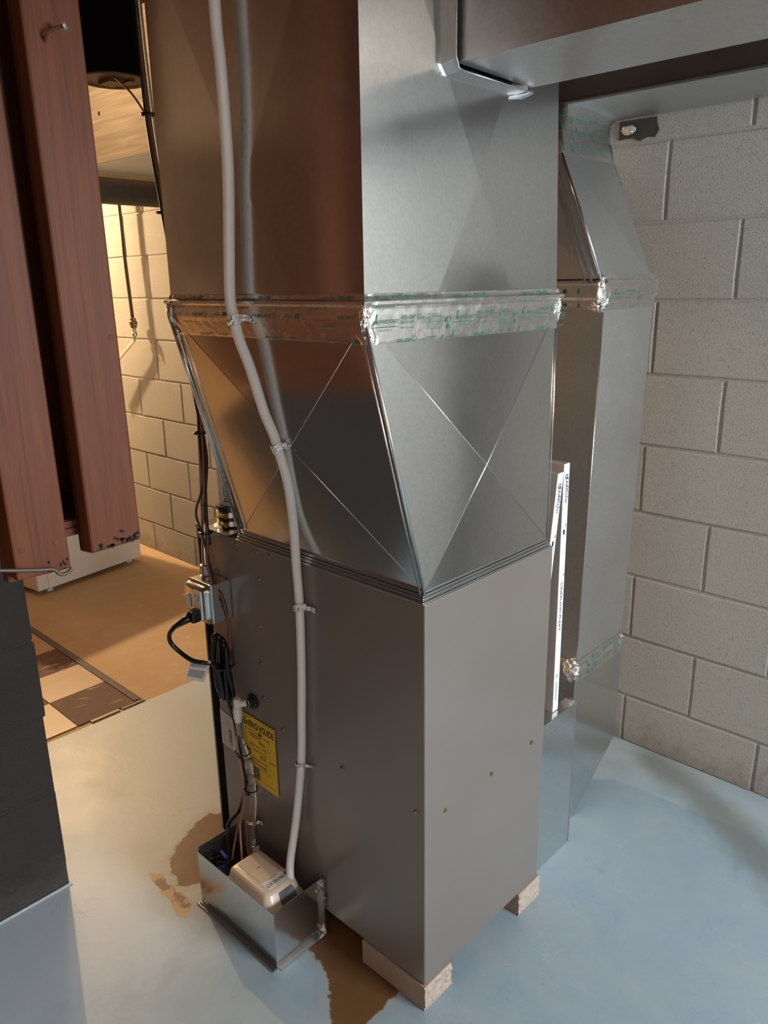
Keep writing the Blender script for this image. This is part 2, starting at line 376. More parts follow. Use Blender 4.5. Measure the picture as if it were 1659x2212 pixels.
# ------------------------------------------------------------------ floor
XW = 1.181
def sdf(px, py, poly):
    d = 1e9; ins = False; n = len(poly)
    for i in range(n):
        ax, ay = poly[i]; bx, by = poly[(i+1) % n]; ex, ey = bx-ax, by-ay
        t = max(0, min(1, ((px-ax)*ex+(py-ay)*ey)/(ex*ex+ey*ey))); d = min(d, math.hypot(px-ax-ex*t, py-ay-ey*t))
        if (ay > py) != (by > py) and px < (bx-ax)*(py-ay)/(by-ay)+ax: ins = not ins
    return -d if ins else d
stain = [(-.045, .82), (-.123, .771), (-.156, .675), (-.112, .645), (-.06, .6), (-.03, .5), (-.03, .4), (-.044, .33), (-.071, .229), (-.116, .159), (-.158, .118), (-.22, .05),
         (-.17, .015), (-.105, .067), (-.004, .071), (.1, .1), (.2, .3), (.2, .7), (.05, .86)]
chip = [(-.182, .772), (-.160, .735), (-.164, .66), (-.158, .605), (-.196, .575), (-.206, .60), (-.194, .66), (-.196, .72)]
stain_shade_poly = [(1.14, .06), (1.06, -.10), (.96, -.25), (.84, -.43), (.66, -.68), (.70, -.70), (.90, -.44), (1.02, -.26), (1.10, -.12), (1.15, .05)]
def axis_pts(lo, a, b, hi, st, far):
    p = [a+i*st for i in range(int(round((b-a)/st))+1)]; q = lo; L = []
    while q < a-1e-6: L.append(q); q += far
    q = b+far; R = []
    while q < hi-1e-6: R.append(q); q += far
    return L+p+R+[hi]
xs = axis_pts(-2.6, -.6, XW, XW+.05, .02, .4); ys = axis_pts(-3.0, -.9, 1.0, 4.3, .02, .4)
g = G(); g.v = [Vector((x, y, 0)) for y in ys for x in xs]; nx = len(xs)
g.f = [(j*nx+i, j*nx+i+1, (j+1)*nx+i+1, (j+1)*nx+i) for j in range(len(ys)-1) for i in range(nx-1)]
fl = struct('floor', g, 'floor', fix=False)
for nm, pl in (('stain', stain), ('chip', chip), ('stain_shade', stain_shade_poly)):
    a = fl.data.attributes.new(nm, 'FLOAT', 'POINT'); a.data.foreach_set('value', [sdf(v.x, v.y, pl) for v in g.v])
# vinyl tile patch beside the painted area
tl = [(.018, .229, 1.568, 1.787, 0), (.018, .229, 1.79, 2.0, 1), (.018, .229, 2.003, 2.2, 0), (.018, .229, 2.203, 2.44, 1), (-.20, .015, 1.568, 1.787, 1), (-.20, .015, 1.79, 2.0, 0), (-.20, .015, 2.003, 2.2, 1)]
for x0, x1, y0, y1, k in tl:
    obj('floor_tile', G().box(x0, x1, y0, y1, .0, .004), 'tile_tan' if k else 'tile_brown', fl, label='tan vinyl tile' if k else 'brown scuffed vinyl tile')
obj('edge_strip', G().hull8([(.231, 1.575, 0), (.262, 1.575, 0), (.262, 2.5, 0), (.231, 2.5, 0), (.231, 1.575, .006), (.256, 1.575, .003), (.256, 2.5, .003), (.231, 2.5, .006)]), 'strip', fl)
obj('wood_strip', G().box(.06, .165, 1.552, 1.564, 0, .006), 'wood_pale', fl)
obj('wood_strip', G().box(.175, .262, 1.552, 1.566, 0, .004), 'strip', fl)

# ------------------------------------------------------------------ block walls
def block_mesh(name, L, H, seed, depth=.02):
    r = random.Random(seed); pts = []
    for (x0, z0, x1, z1) in ((0, 0, L, 0), (L, 0, L, H), (L, H, 0, H), (0, H, 0, 0)):
        k = 5 if x0 != x1 else 3
        for i in range(k):
            t = (i+r.uniform(-.15, .15)*(i > 0))/k; pts.append((x0+(x1-x0)*t+r.uniform(-.0012, .0012), z0+(z1-z0)*t+r.uniform(-.0012, .0012)))
    n = len(pts); cx, cz = L/2, H/2
    FI = .0034
    def inset(p, d): return (p[0]+max(-d, min(d, cx-p[0])), p[1]+max(-d, min(d, cz-p[1])))
    vs = [(depth, -a, b) for a, b in pts] + [(.0026, -a, b) for a, b in pts] + [(0, -inset(p, FI)[0], inset(p, FI)[1]) for p in pts]
    fs = [(i, (i+1) % n, n+(i+1) % n, n+i) for i in range(n)] + [(n+i, n+(i+1) % n, 2*n+(i+1) % n, 2*n+i) for i in range(n)] + [tuple(2*n+i for i in range(n))]
    me = bpy.data.meshes.new(name); me.from_pydata(vs, [], fs); bm = bmesh.new(); bm.from_mesh(me); bmesh.ops.recalc_face_normals(bm, faces=bm.faces); bm.to_mesh(me); bm.free()
    return me
wr = struct('wall_right', G().box(XW+.0045, XW+.2, -3.0, 4.3, 0, 2.58), 'block')
JT = .0075
full = [block_mesh('concrete_block', .4064-JT, .2032-JT, i) for i in range(5)]
low = [block_mesh('concrete_block', .4064-JT, .1618-JT/2, 20+i) for i in range(3)]
for me in full+low: me.materials.append(M['block'])
zc = [(0, low)] + [(.1618+.2032*i, full) for i in range(10)]
for k, (z, pool) in enumerate(zc):
    y0 = (.165 if k % 2 == 0 else -.040)
    for n in range(-2, 9):
        y = y0 + n*.4064   # joint position; the block runs toward the window from here
        if y-.4064 > 3.3 or y < -.55: continue
        o = bpy.data.objects.new('concrete_block', RNG.choice(pool)); COL.objects.link(o); o.parent = wr
        o.location = (XW+RNG.uniform(-.0012, .0012), y-JT/2, z+(JT/2 if k else 0)); BASE[o] = Vector()
# painted mortar swept a little proud of its joint here and there
bw = struct('wall_left', G().box(-2.6, -.336, .8885, 1.085, 0, .862), 'block_black')
for k in range(5):
    z = [0, .060, .276, .472, .670][k]; h = [.060, .216, .196, .198, .196][k]-.0045
    off = [.1, .205, .0, .2, .03][k]; x = -.33+RNG.uniform(-.006, .003)
    L0 = .4064 if k % 2 else .30
    for j in range(4):
        L = (L0 if j == 0 else .4064)-.005
        gb = G(); r = random.Random(k*10+j)
        gb.box(x-L, x, .885+r.uniform(-.001, .002), 1.09, z, z+h)
        obj('concrete_block', gb, 'block_black', bw, bev=.006); x -= L+.008
obj('paint_edge', G().box(-2.6, -.330, .8815, .8848, 0, .0045), 'paint_edge', bw)
obj('mortar_cap', G().box(-2.6, -.334, .889, 1.088, .862, .872), 'block_black', bw)
struct('dark_upright_1', G().box(1.115, XW-.004, -.875, -.80, 0, 1.46), 'black', bev=.004)  # unseen dark upright, added for its reflection in the sheet metal
# the rest of the basement shell: far wall, left wall, window wall, joisted ceiling
struct('wall_back', G().box(-2.8, XW+.2, 4.3, 4.4, 0, 2.58), 'wall_paint')
struct('wall_side', G().box(-2.75, -2.6, -3.2, 4.4, 0, 2.58), 'panel')
wf = struct('wall_front', G().box(-2.75, .10, -3.1, -3.0, 0, 2.58).box(1.14, XW+.2, -3.1, -3.0, 0, 2.58).box(.10, 1.14, -3.1, -3.0, 0, 1.2).box(.10, 1.14, -3.1, -3.0, 2.04, 2.58), 'block')
wn = struct('window_1', G().box(.10, 1.14, -3.06, -3.02, 1.2, 1.24).box(.10, 1.14, -3.06, -3.02, 2.0, 2.04).box(.10, .14, -3.06, -3.02, 1.24, 2.0).box(1.10, 1.14, -3.06, -3.02, 1.24, 2.0).box(.61, .63, -3.06, -3.02, 1.24, 2.0), 'white_plastic')
obj('pane', G().box(.14, .61, -3.042, -3.038, 1.24, 2.0), 'glass', wn); obj('pane', G().box(.63, 1.10, -3.042, -3.038, 1.24, 2.0), 'glass', wn)
ce = struct('ceiling', G().box(-2.75, XW+.2, -3.1, 4.4, 2.58, 2.62), 'joist')
for i in range(17):
    y = -2.7+i*.4064
    obj('joist', G().box(-2.7, XW, y, y+.04, 2.37, 2.58), 'joist', ce)

# ------------------------------------------------------------------ furnace
ZB, ZT, FW, FD = .0616, .9024, .4162, .684
fu = thing('furnace', 'grey-brown sheet-metal gas furnace cabinet standing on small concrete blocks', 'furnace', (.2, .34, ZB))
obj('cabinet', G().box(0, FW, 0, .664, ZB, ZT), 'furnace', fu, bev=.0035, seg=3)
obj('door_gasket', G().box(.001, FW-.001, .664, .694, ZB+.004, ZT-.006), 'matte_black', fu)
obj('door', G().box(.001, FW-.001, .694, .702, ZB+.004, ZT-.004), 'furnace', fu, bev=.002)
obj('top_lip', G().box(-.001, FW+.001, .655, .702, ZT-.004, ZT+.006), 'furnace', fu, bev=.002)
def screw_mesh():
    g = G(); g.lathe((0, 0, 0), [(.0052, 0), (.0052, .0012), (.0034, .0014), (.0032, .0045), (.0012, .0052)], 6, 'z'); me = bpy.data.meshes.new('screw')
    me.from_pydata([tuple(v) for v in g.v], [], g.f); me.materials.append(M['screw']); me.update(); return me
scm = screw_mesh()
def screw(parent, p, n):
    o = bpy.data.objects.new('screw', scm); COL.objects.link(o); o.parent = parent
    o.location = Vector(p)-BASE[parent]; o.rotation_euler = Vector(n).to_track_quat('Z', 'Y').to_euler(); BASE[o] = BASE[parent]
for y, z in ((.546, .890), (.470, .888), (.427, .893), (.469, .827), (.480, .712), (.481, .622), (.480, .537), (.418, .480), (.225, .472), (.023, .468)):
    screw(fu, (0, y, z), (-1, 0, 0))
for x, z in ((.061, .449), (.213, .452), (.363, .455)): screw(fu, (x, 0, z), (0, -1, 0))
for i, (x0, x1, y0, y1, lb) in enumerate(((-.004, .083, -.006, .178, 'tan concrete block under the near corner of the furnace, broken end showing'),
                                      (.335, .424, -.006, .10, 'small broken concrete block under the furnace beside the filter box'))):
    t = thing('concrete_paver', lb, 'block', ((x0+x1)/2, (y0+y1)/2, 0), 'furnace support blocks')
    gp = G(); r = random.Random(i+5)
    gp.box(x0, x1, y0+.004, y1, 0, ZB-.0008); obj('paver_body', gp, 'paver', t, bev=.0025)
    ge = G(); nxx, nz = 16, 9     # rough broken end
    ge.v = [Vector((x0+(x1-x0)*a/nxx, y0+.004-abs(r.gauss(0, .0022))*(0 < b < nz), (ZB-.001)*b/nz)) for b in range(nz+1) for a in range(nxx+1)]
    ge.f = [(b*(nxx+1)+a, b*(nxx+1)+a+1, (b+1)*(nxx+1)+a+1, (b+1)*(nxx+1)+a) for b in range(nz) for a in range(nxx)]
    obj('broken_face', ge, 'paver_rough', t, label='rough broken face')
for x0, y0, lb in ((.0, .52, 'concrete block under the furnace behind the pump pan'), (.335, .52, 'concrete block under the far corner of the furnace')):
    t = thing('concrete_paver', lb, 'block', (x0+.04, y0+.06, 0), 'furnace support blocks')
    obj('paver_body', G().box(x0+.03, x0+.083, y0, y0+.14, 0, ZB-.0008), 'paver', t, bev=.0025)

# ------------------------------------------------------------------ supply plenum on the furnace
ZJ, ZF, ZP = 1.385, .9245, 2.36
XL, YB = -.133, .505
def xr(z): return .385-.028*(z-1.37)/.4 if z > ZJ else .384+(ZJ-z)*.013
def xl(z): return XL if z > ZJ else XL+(ZJ-z)/(ZJ-ZF)*(.002-XL)
def yb(z): return YB if z > ZJ else YB+(ZJ-z)/(ZJ-ZF)*.015
sp = thing('supply_plenum', 'tall galvanised supply plenum with slanted transition rising from the furnace', 'duct', (.12, .25, ZT))
CR = []
b4 = [Vector((xl(ZF), .002, ZF)), Vector((xr(ZF), .002, ZF)), Vector((xr(ZF), yb(ZF), ZF)), Vector((xl(ZF), yb(ZF), ZF))]
t4 = [Vector((XL, 0, ZJ)), Vector((xr(ZJ), 0, ZJ)), Vector((xr(ZJ), YB, ZJ)), Vector((XL, YB, ZJ))]
g = G()
for i, n in enumerate(((0, -1, 0), (1, 0, 0), (0, 1, 0), (-1, 0, -.28))):
    j = (i+1) % 4; c = (b4[i]+b4[j]+t4[i]+t4[j])/4
    # where the two creases cross, lifted a little out of the sheet
    a, bq, p, q = b4[i], t4[j]-b4[i], b4[j], t4[i]-b4[j]
    w = (p-a).cross(q).dot(bq.cross(q))/max(1e-9, bq.cross(q).length_squared); c = a+bq*w
    cc = c+Vector(n).normalized()*.0058; g.fan(cc, [b4[i], b4[j], t4[j], t4[i]])
    for e0, e1 in ((b4[i], t4[j]), (b4[j], t4[i])): CR.append([e0.lerp(cc, .02), cc, e1.lerp(cc, .10)])
obj('transition', g, 'galv', sp, bev=.0012, seg=2)
for cr in CR: obj('crease', G().tube(cr, .0008, 6), 'galv_thin', sp, sm=True)
g = G(); zc_, dz, da = 1.59, .175, .098
u4 = [Vector((XL, 0, ZP)), Vector((xr(ZP), 0, ZP)), Vector((xr(ZP), YB, ZP)), Vector((XL, YB, ZP))]
l4 = [Vector((XL, 0, 1.408)), Vector((xr(1.41), 0, 1.408)), Vector((xr(1.41), YB, 1.408)), Vector((XL, YB, 1.408))]
zu = zc_+(zc_-1.408)*2.0
for i, n in enumerate(((0, -1, 0), (1, 0, 0), (0, 1, 0), (-1, 0, 0))):
    j = (i+1) % 4; d = (l4[j]-l4[i]); Ld = d.length; d.normalize(); m = (l4[i]+l4[j])/2
    c = Vector((m.x, m.y, zc_))+Vector(n)*.012
    tj, ti = Vector((l4[j].x, l4[j].y, 2.03)), Vector((l4[i].x, l4[i].y, 2.03))
    if i in (0, 1, 2): tj.x = xr(2.03) if l4[j].x > .2 else tj.x; ti.x = xr(2.03) if l4[i].x > .2 else ti.x
    o2 = Vector(n)*(.008*(Ld/2-da)/(Ld/2)); up = Vector((0, 0, .0155)); c = Vector((m.x, m.y, zc_))+Vector(n)*.008
    pa, pb = Vector((m.x, m.y, 1.4235))-d*da+o2, Vector((m.x, m.y, 1.4235))+d*da+o2
    g.fan(c, [l4[i]+up, pa, pb, l4[j]+up, tj, ti])
    g.poly([l4[i], l4[j], l4[j]+up, l4[i]+up]); g.poly([l4[i]+up, l4[j]+up, pb, pa])
    g.poly([ti, tj, u4[j], u4[i]])
obj('duct_wall', g, 'galv', sp, bev=.0015, seg=2)
g = G()   # lip round the foot of the plenum: stacked folded edges
for z0, z1, o in ((ZT+.0002, ZT+.005, .012), (ZT+.006, ZT+.012, .0085), (ZT+.013, ZT+.018, .006), (ZT+.0195, ZT+.0235, .003)):
    obj('foot_flange', G().box(-.002-o*.4, xr(ZF)+o, .002-o*.35, .524+o, z0, z1), 'galv_thin', sp, bev=.0008)
g = G()   # folded corner seams of the transition
for a, b, dx, dy in ((b4[0], t4[0], -.004, -.003), (b4[3], t4[3], -.004, .002), (b4[1], t4[1], .002, -.002)):
    o = Vector((dx, dy, 0)); obj('corner_seam', G().tube([a+o+Vector((0, 0, -.004)), (a+b)/2+o, b+o], .0030 if dx < 0 else .0014, 8), 'galv_thin', sp, sm=True)
    o2 = Vector((dx-.007, dy+.004 if dy < 0 else dy-.006, 0)) if dx < 0 else None
    if o2: obj('corner_seam', G().tube([a+o2, b+o2], .0017, 6), 'galv_thin', sp, sm=True)
def tape_loop(prof, cx, crump=.0012, seed=1, per=.006):
    # cx(z) -> the four corners at height z; prof: (z, out)
    r = random.Random(seed); g = G(); rows = []
    for z, out in prof:
        c = cx(z); row = []
        for i in range(4):
            a, b = c[i], c[(i+1) % 4]; L = (b-a).length; n = max(4, int(L/per)); d = (b-a).normalized(); nn = Vector((d.y, -d.x, 0))
            for k in range(n):
                p = a+(b-a)*(k/n); e = min(k/n*L, L-k/n*L)
                oo = out + (0 if out <= .0009 else 1)*(mn.noise(Vector((p.x*60+seed, p.y*60, z*90)))*crump*(3.0 if e < .016 else .22))
                q = p+nn*max(.0006, oo)
                if e < 1e-6: q = p+(nn+Vector(((c[i]-c[i-1]).normalized().y, -(c[i]-c[i-1]).normalized().x, 0)))*out
                row.append(q)
        rows.append(row)
    n = min(len(q) for q in rows); m = len(rows)
    for q in rows: g.v += q[:n]
    g.f = [(i*n+k, i*n+(k+1) % n, (i+1)*n+(k+1) % n, (i+1)*n+k) for i in range(m-1) for k in range(n)]
    return g
def cx_sup(z):
    return [Vector((xl(z), 0.0, z)), Vector((.386, 0, z)), Vector((.386, YB, z)), Vector((xl(z), YB, z))]
prof = [(1.350, .0008), (1.354, .0016), (1.366, .0024), (1.377, .0032), (1.3835, .0040), (1.386, .0044), (1.392, .0046), (1.400, .0044), (1.404, .0050), (1.4075, .0095), (1.412, .0098), (1.4155, .0030), (1.4195, .0016), (1.4225, .0008)]
tp = obj('foil_tape', tape_loop(prof, cx_sup), 'foil', sp, label='printed aluminium foil tape wrapped round the joint')
def tape_unit(g, fn, u, v, rng, stamp=True):
    # one repeat of the print, about 0.19 m long
    if stamp: put_ring(g, fn, u-.018, v-.0015, .007, .0006, 4); put_bar(g, fn, u-.025, u-.0225, v-.006, v+.002)
    if stamp: put_ring(g, fn, u-.018, v-.0125, .0042, .0042)
    g.add([fn(u+.000, v-.002), fn(u+.003, v-.002), fn(u+.007, v+.012), fn(u+.0045, v+.012)], [(0, 1, 2, 3)])
    g.add([fn(u+.004, v+.0025), fn(u+.008, v+.0025), fn(u+.0085, v-.002), fn(u+.0065, v-.002)], [(0, 1, 2, 3)])
    put_text(g, 'HARDCAST', fn, u+.011, v-.0015, .0052, .042, .3)
    put_text(g, 'FOIL-GRIP', fn, u+.058, v+.0035, .0056, .033, .25, .012)
    put_text(g, '1404-181 BFX', fn, u+.058, v-.0035, .0042, .030, .1)
    put_text(g, 'Rolled Mastic Sealant', fn, u+.058, v-.0105, .0026, .030)
    put_ring(g, fn, u+.0985, v+.0055, .0046, .0008); put_bar(g, fn, u+.0975, u+.0995, v+.0035, v+.0075); tiny(g, fn, u+.104, v+.0045, .009, .0008, rng); tiny(g, fn, u+.104, v+.002, .006, .0008, rng)
    tiny(g, fn, u-.004, v-.0075, .055, .0014, rng); put_text(g, 'www.hardcast.com', fn, u+.010, v-.0125, .0026, .028)
    put_ring(g, fn, u+.123, v+.006, .0035, .0008); put_ring(g, fn, u+.123, v+.001, .0025, .0008)
    tiny(g, fn, u+.129, v+.0045, .024, .0014, rng); tiny(g, fn, u+.134, v+.008, .012, .0008, rng)
    for k in range(5): tiny(g, fn, u+.120, v-.004-k*.0026, .030, .0008, rng)
gp = G()
fr = plane_fn((0, -.0082, 0), (1, 0, 0), (0, 0, 1)); fr2 = plane_fn((0, -.0036, 0), (1, 0, 0), (0, 0, 1))
def frz(u, v):    # follow the bulge of the tape on the furnace's rear side
    import bisect
    zz = [p[0] for p in prof]; i = max(0, min(len(prof)-2, bisect.bisect(zz, v)-1)); a, b = prof[i], prof[i+1]; t = max(0, min(1, (v-a[0])/(b[0]-a[0])))
    return Vector((u, -(a[1]+(b[1]-a[1])*t)-.0009, v))
def flz(u, v):
    p = frz(u, v); return Vector((xl(v)+p.y, -u, v))
for u in (-.118, .072, .262):
    tape_unit(gp, frz, u, 1.3815, RNG, u > 0)
for u in (-.125, .065, .255):
    put_text(gp, 'FOIL-GRIP', frz, u+.058, 1.3505, .0056, .033, .25, .012); put_ring(gp, frz, u+.0985, 1.3545, .0046, .0008)
    if u > 0: put_bar(gp, frz, u-.026, u-.0225, 1.351, 1.3565)
    tiny(gp, frz, u+.129, 1.3545, .024, .0014, RNG)
    gp.add([frz(u, 1.351), frz(u+.003, 1.351), frz(u+.006, 1.361), frz(u+.0035, 1.361)], [(0, 1, 2, 3)])
    put_text(gp, 'FOIL-GRIP', frz, u+.058, 1.4155, .005, .033, .25, .012); put_text(gp, 'HARDCAST', frz, u+.005, 1.4145, .0045, .042, .3)
    tiny(gp, frz, u, 1.4025, .05, .0012, RNG)
for u in (-.49, -.30, -.11):
    put_text(gp, 'FOIL-GRIP', flz, u+.058, 1.3865, .0052, .033, .25, .012); put_ring(gp, flz, u+.0985+.0*u, 1.3895, .0046, .0008)
    put_text(gp, 'FOIL-GRIP', flz, u+.058, 1.4155, .0048, .033, .25, .012); put_text(gp, 'HARDCAST', flz, u+.012, 1.413, .0045, .040, .3)
    tiny(gp, flz, u, 1.4005, .035, .001, RNG)
    if u < -.2: tiny(gp, flz, u+.125, 1.388, .026, .0014, RNG); tiny(gp, flz, u+.128, 1.391, .014, .0009, RNG)
    if u < -.2: put_bar(gp, flz, u+.152, u+.160, 1.387, 1.394)
    put_text(gp, 'FOIL-GRIP', flz, u+.060, 1.3515, .0045, .033, .25, .012); put_ring(gp, flz, u+.10-.012*(u > -.2), 1.354, .004, .0008); tiny(gp, flz, u+.12-.1*(u > -.2), 1.354, .024, .0012, RNG); tiny(gp, flz, u+.02, 1.375, .03, .001, RNG)
obj('printing', gp, 'ink_green', tp, fix=False)
def crumple(c, size, seed, amp=.4, n=3):
    bm = bmesh.new(); bmesh.ops.create_icosphere(bm, subdivisions=n, radius=1); r = random.Random(seed)
    o = Vector((r.random()*9, r.random()*9, 0)); g = G()
    for v in bm.verts:
        k = 1+mn.noise(v.co*2.3+o)*amp+mn.noise(v.co*5.5+o)*amp*.6
        g.v.append(Vector(c)+Vector((v.co.x*size[0]*k, v.co.y*size[1]*k, v.co.z*size[2]*k)))
    g.f = [tuple(q.index for q in f.verts) for f in bm.faces]; bm.free(); return g
for c, s_, sd in (((XL-.001, .000, 1.389), (.008, .008, .018), 1), ((XL-.001, YB, 1.392), (.009, .009, .020), 2), ((.386, .0, 1.392), (.007, .007, .026), 3), ((XL+.010, -.001, 1.362), (.010, .004, .011), 4)):
    obj('tape_fold', crumple(c, s_, sd, .35), 'crumple', sp, label='crumpled foil tape corner')

# ------------------------------------------------------------------ supply trunk leaving the plenum toward the camera
st = thing('branch_duct', 'rectangular galvanised trunk duct branching off the plenum below the joists', 'duct', (.16, -.8, 1.74))
TX0, TX1, TZ = .048, .243, 1.738
g = G()
g.fan((TX0-.002, -.75, 1.86), [(TX0, -.02, TZ+.004), (TX0, -.02, 1.98), (TX0, -1.7, 1.98), (TX0, -1.7, TZ+.004)])
g.fan((.157, -.75, TZ-.0005), [(TX0, -.02, TZ+.004), (TX0, -1.7, TZ+.004), (TX1, -1.7, TZ), (TX1, -.02, TZ)])
g.fan((TX1+.002, -.75, 1.86), [(TX1, -.02, TZ), (TX1, -1.7, TZ), (TX1, -1.7, 1.98), (TX1, -.02, 1.98)])
g.fan((.157, -.75, 1.982), [(TX0, -.02, 1.98), (TX1, -.02, 1.98), (TX1, -1.7, 1.98), (TX0, -1.7, 1.98)])
g.poly([(TX0, -1.7, TZ+.004), (TX0, -1.7, 1.98), (TX1, -1.7, 1.98), (TX1, -1.7, TZ)])
obj('duct_wall', g, 'galv_dull', st, bev=.0012)
g = G()   # flared collar against the plenum
def ring4(y, x0, x1, z0, z1): return [Vector((x0+.012, y, z0)), Vector((x0, y, z0+.014)), Vector((x0, y, z1)), Vector((x1, y, z1)), Vector((x1, y, z0-.002))]
A = ring4(-.0025, .028, .208, 1.7245, 2.0); B = ring4(-.024, .040, .226, 1.7325, 1.99)
g.add(A+B, [(i, (i+1) % 5, 5+(i+1) % 5, 5+i) for i in range(5)])
obj('collar', g, 'sheet', st)
obj('collar_rim', G().tube([(.040, -.025, 1.99), (.0395, -.025, 1.80), (.0395, -.025, 1.748), (.046, -.025, 1.7345), (.060, -.025, 1.7318)], .0013, 8).tube([(.055, -.0255, 1.732), (.15, -.0255, 1.7305), (.232, -.0255, 1.7295)], .0011, 8), 'galv_dull', st, sm=True)
obj('collar_tab', G().prism([(.200, -.004, 1.7215), (.212, -.004, 1.7255), (.247, -.018, 1.7375), (.244, -.022, 1.7325), (.222, -.014, 1.7225)], (0, -.002, -.004)), 'sheet', st)

# ------------------------------------------------------------------ return drop between furnace and wall
rd = thing('return_drop', 'galvanised return duct standing between the furnace and the block wall', 'duct', (.83, .22, 0))
def rx0(z): return .7045+(z-.46)*.0285
def rx1(z): return .953+(z-.46)*.0330
RY0, RY1 = .086, .36
def rect(z, x0, x1, y0, y1): return [Vector((x0, y0, z)), Vector((x1, y0, z)), Vector((x1, y1, z)), Vector((x0, y1, z))]
def frustum(A, B, lift=.006, caps=True):
    g = G(); N = []
    for i in range(4):
        j = (i+1) % 4; n = (A[j]-A[i]).cross(B[i]-A[i]).normalized(); c = (A[i]+A[j]+B[i]+B[j])/4
        g.fan(c+n*lift, [A[i], A[j], B[j], B[i]])
    if caps: g.poly(A); g.poly(B)
    return g
obj('riser', frustum(rect(.452, rx0(.452), rx1(.452), RY0, RY1), rect(1.405, rx0(1.405), rx1(1.405), RY0, RY1), .003), 'galv_dull', rd, bev=.0015)
offA, offB = rect(1.44, .718, .968, RY0+.001, RY1), rect(1.712, .717, .964, .2065, .46)
obj('offset_section', frustum(offA, offB, .007), 'galv_dull', rd, bev=.0015)
a, b = offA[0], offB[0]
obj('edge_seam', G().tube([a+Vector((-.001, -.001, -.01)), a.lerp(b, .5)+Vector((-.001, -.001, 0)), b+Vector((-.001, -.001, 0))], .0036, 10), 'galv_thin', rd, sm=True)
obj('edge_seam', G().tube([Vector((rx0(z)-.0002, RY0-.0002, z)) for z in (.49, .9, 1.37)], .0016, 8), 'galv_thin', rd, sm=True)
for dx, dy, w, h in ((-.004, .022, .004, .006), (-.004, .038, .003, .005)):
    obj('edge_seam', G().bar(a+Vector((dx, dy, -.01)), b+Vector((dx, dy, 0)), w, h), 'galv_thin', rd)
obj('edge_seam', G().bar(offA[1]+Vector((.002, .002, -.01)), offB[1]+Vector((.002, .002, 0)), .004, .006), 'galv_thin', rd)
g = G()   # boot curving up into the return trunk
NS = 16; rows = []
for k in range(7):
    t = k/6; z = 1.712+.138*t; row = []
    for i in range(NS+1):
        s = i/NS; x = .717+(.247)*s; y = .2065
        xe = .868+.30*s; ye = .285+.028*s*s+.012*(1-s)
        e = t*t*(.55+.45*t); w = t**1.6
        row.append(Vector((x+(xe-x)*e, y+(ye-y)*min(1, w*1.05), z)))
    rows.append(row)
g.v = [p for r_ in rows for p in r_] + [p+Vector((0, .24-.05*min(1, i/6), 0)) for i, r_ in enumerate(rows) for p in r_]
n1 = NS+1; off = 7*n1
g.f = [(a*n1+b, a*n1+b+1, (a+1)*n1+b+1, (a+1)*n1+b) for a in range(6) for b in range(NS)] + [(off+a*n1+b, off+a*n1+b+1, off+(a+1)*n1+b+1, off+(a+1)*n1+b) for a in range(6) for b in range(NS)]
for b in (0, NS): g.f += [(a*n1+b, (a+1)*n1+b, off+(a+1)*n1+b, off+a*n1+b) for a in range(6)]
bt = obj('boot', g, 'foil', rd, sm=True, label='curved boot wrapped in printed foil tape')
gp = G()
def bfn(u, v):   # u along the boot, v = 0..1 up it
    a = max(0, min(5.999, v*6)); i = int(a); b = max(0, min(NS-.001, u/.25*NS)); j = int(b)
    p = rows[i][j].lerp(rows[i][j+1], b-j).lerp(rows[i+1][j].lerp(rows[i+1][j+1], b-j), a-i); return p+Vector((-.0006, -.0014, -.0005))
bf = lambda u, v: bfn(u, v/.17)
for v in (.030, .075, .118):
    tape_unit(gp, bf, .075, v, RNG); 
    put_text(gp, 'HARDCAST', bf, .012, v, .005, .035, .3)
obj('printing', gp, 'ink_green', bt, fix=False)
g = G().prism([(.7075, RY0, .0), (.735, RY0, .0), (.958, RY0, .152), (.966, RY0, .452), (.7045, RY0, .452)], (0, RY1-RY0, 0))
obj('heel_boot', g, 'galv', rd, bev=.0015)
g = G().box(FW+.002, .640, .045, .47, .0005, .382).box(.640, .7065, .095, .47, .0005, .382)
g.box(FW+.002, .640, .045, .0465, .382, .4185).box(FW+.002, .640, .045, .075, .417, .4185)
fb = obj('filter_box', g, 'galv_thin', rd, bev=.001, label='narrow bright filter box joining the furnace')
obj('box_edge', G().box(.640, .6415, .0435, .058, .0005, .4190).box(FW+.0005, FW+.0035, .041, .0446, .0005, .425).box(.60, .628, .043, .045, .4185, .4198).box(.50, .53, .043, .045, .4185, .4198), 'galv', rd)
def cx_ret(z): return [Vector((rx0(z)-.0005, RY0, z)), Vector((rx1(z)+.0005, RY0, z)), Vector((rx1(z)+.0005, RY1, z)), Vector((rx0(z)-.0005, RY1, z))]
prof_r = [(1.370, .0008), (1.376, .0014), (1.392, .0016), (1.398, .0060), (1.425, .0066), (1.430, .0098), (1.436, .0096), (1.440, .002), (1.446, .0016), (1.451, .0008)]
def cx_ret2(z): c = cx_ret(min(z, 1.44)); return [Vector((p.x, p.y, z)) for p in c]
tr = obj('foil_tape', tape_loop(prof_r, cx_ret2, .0012, 4), 'foil', rd, label='printed foil tape round the upper joint')
gp = G()
def frr(u, v):
    import bisect
    zz = [p[0] for p in prof_r]; i = max(0, min(len(prof_r)-2, bisect.bisect(zz, v)-1)); a, b = prof_r[i], prof_r[i+1]; t = max(0, min(1, (v-a[0])/(b[0]-a[0])))
    return Vector((u, RY0-(a[1]+(b[1]-a[1])*t)-.0009, v))
def frl(u, v): p = frr(0, v); return Vector((rx0(v)-.0005+(p.y-RY0), RY0+.30-u, v))
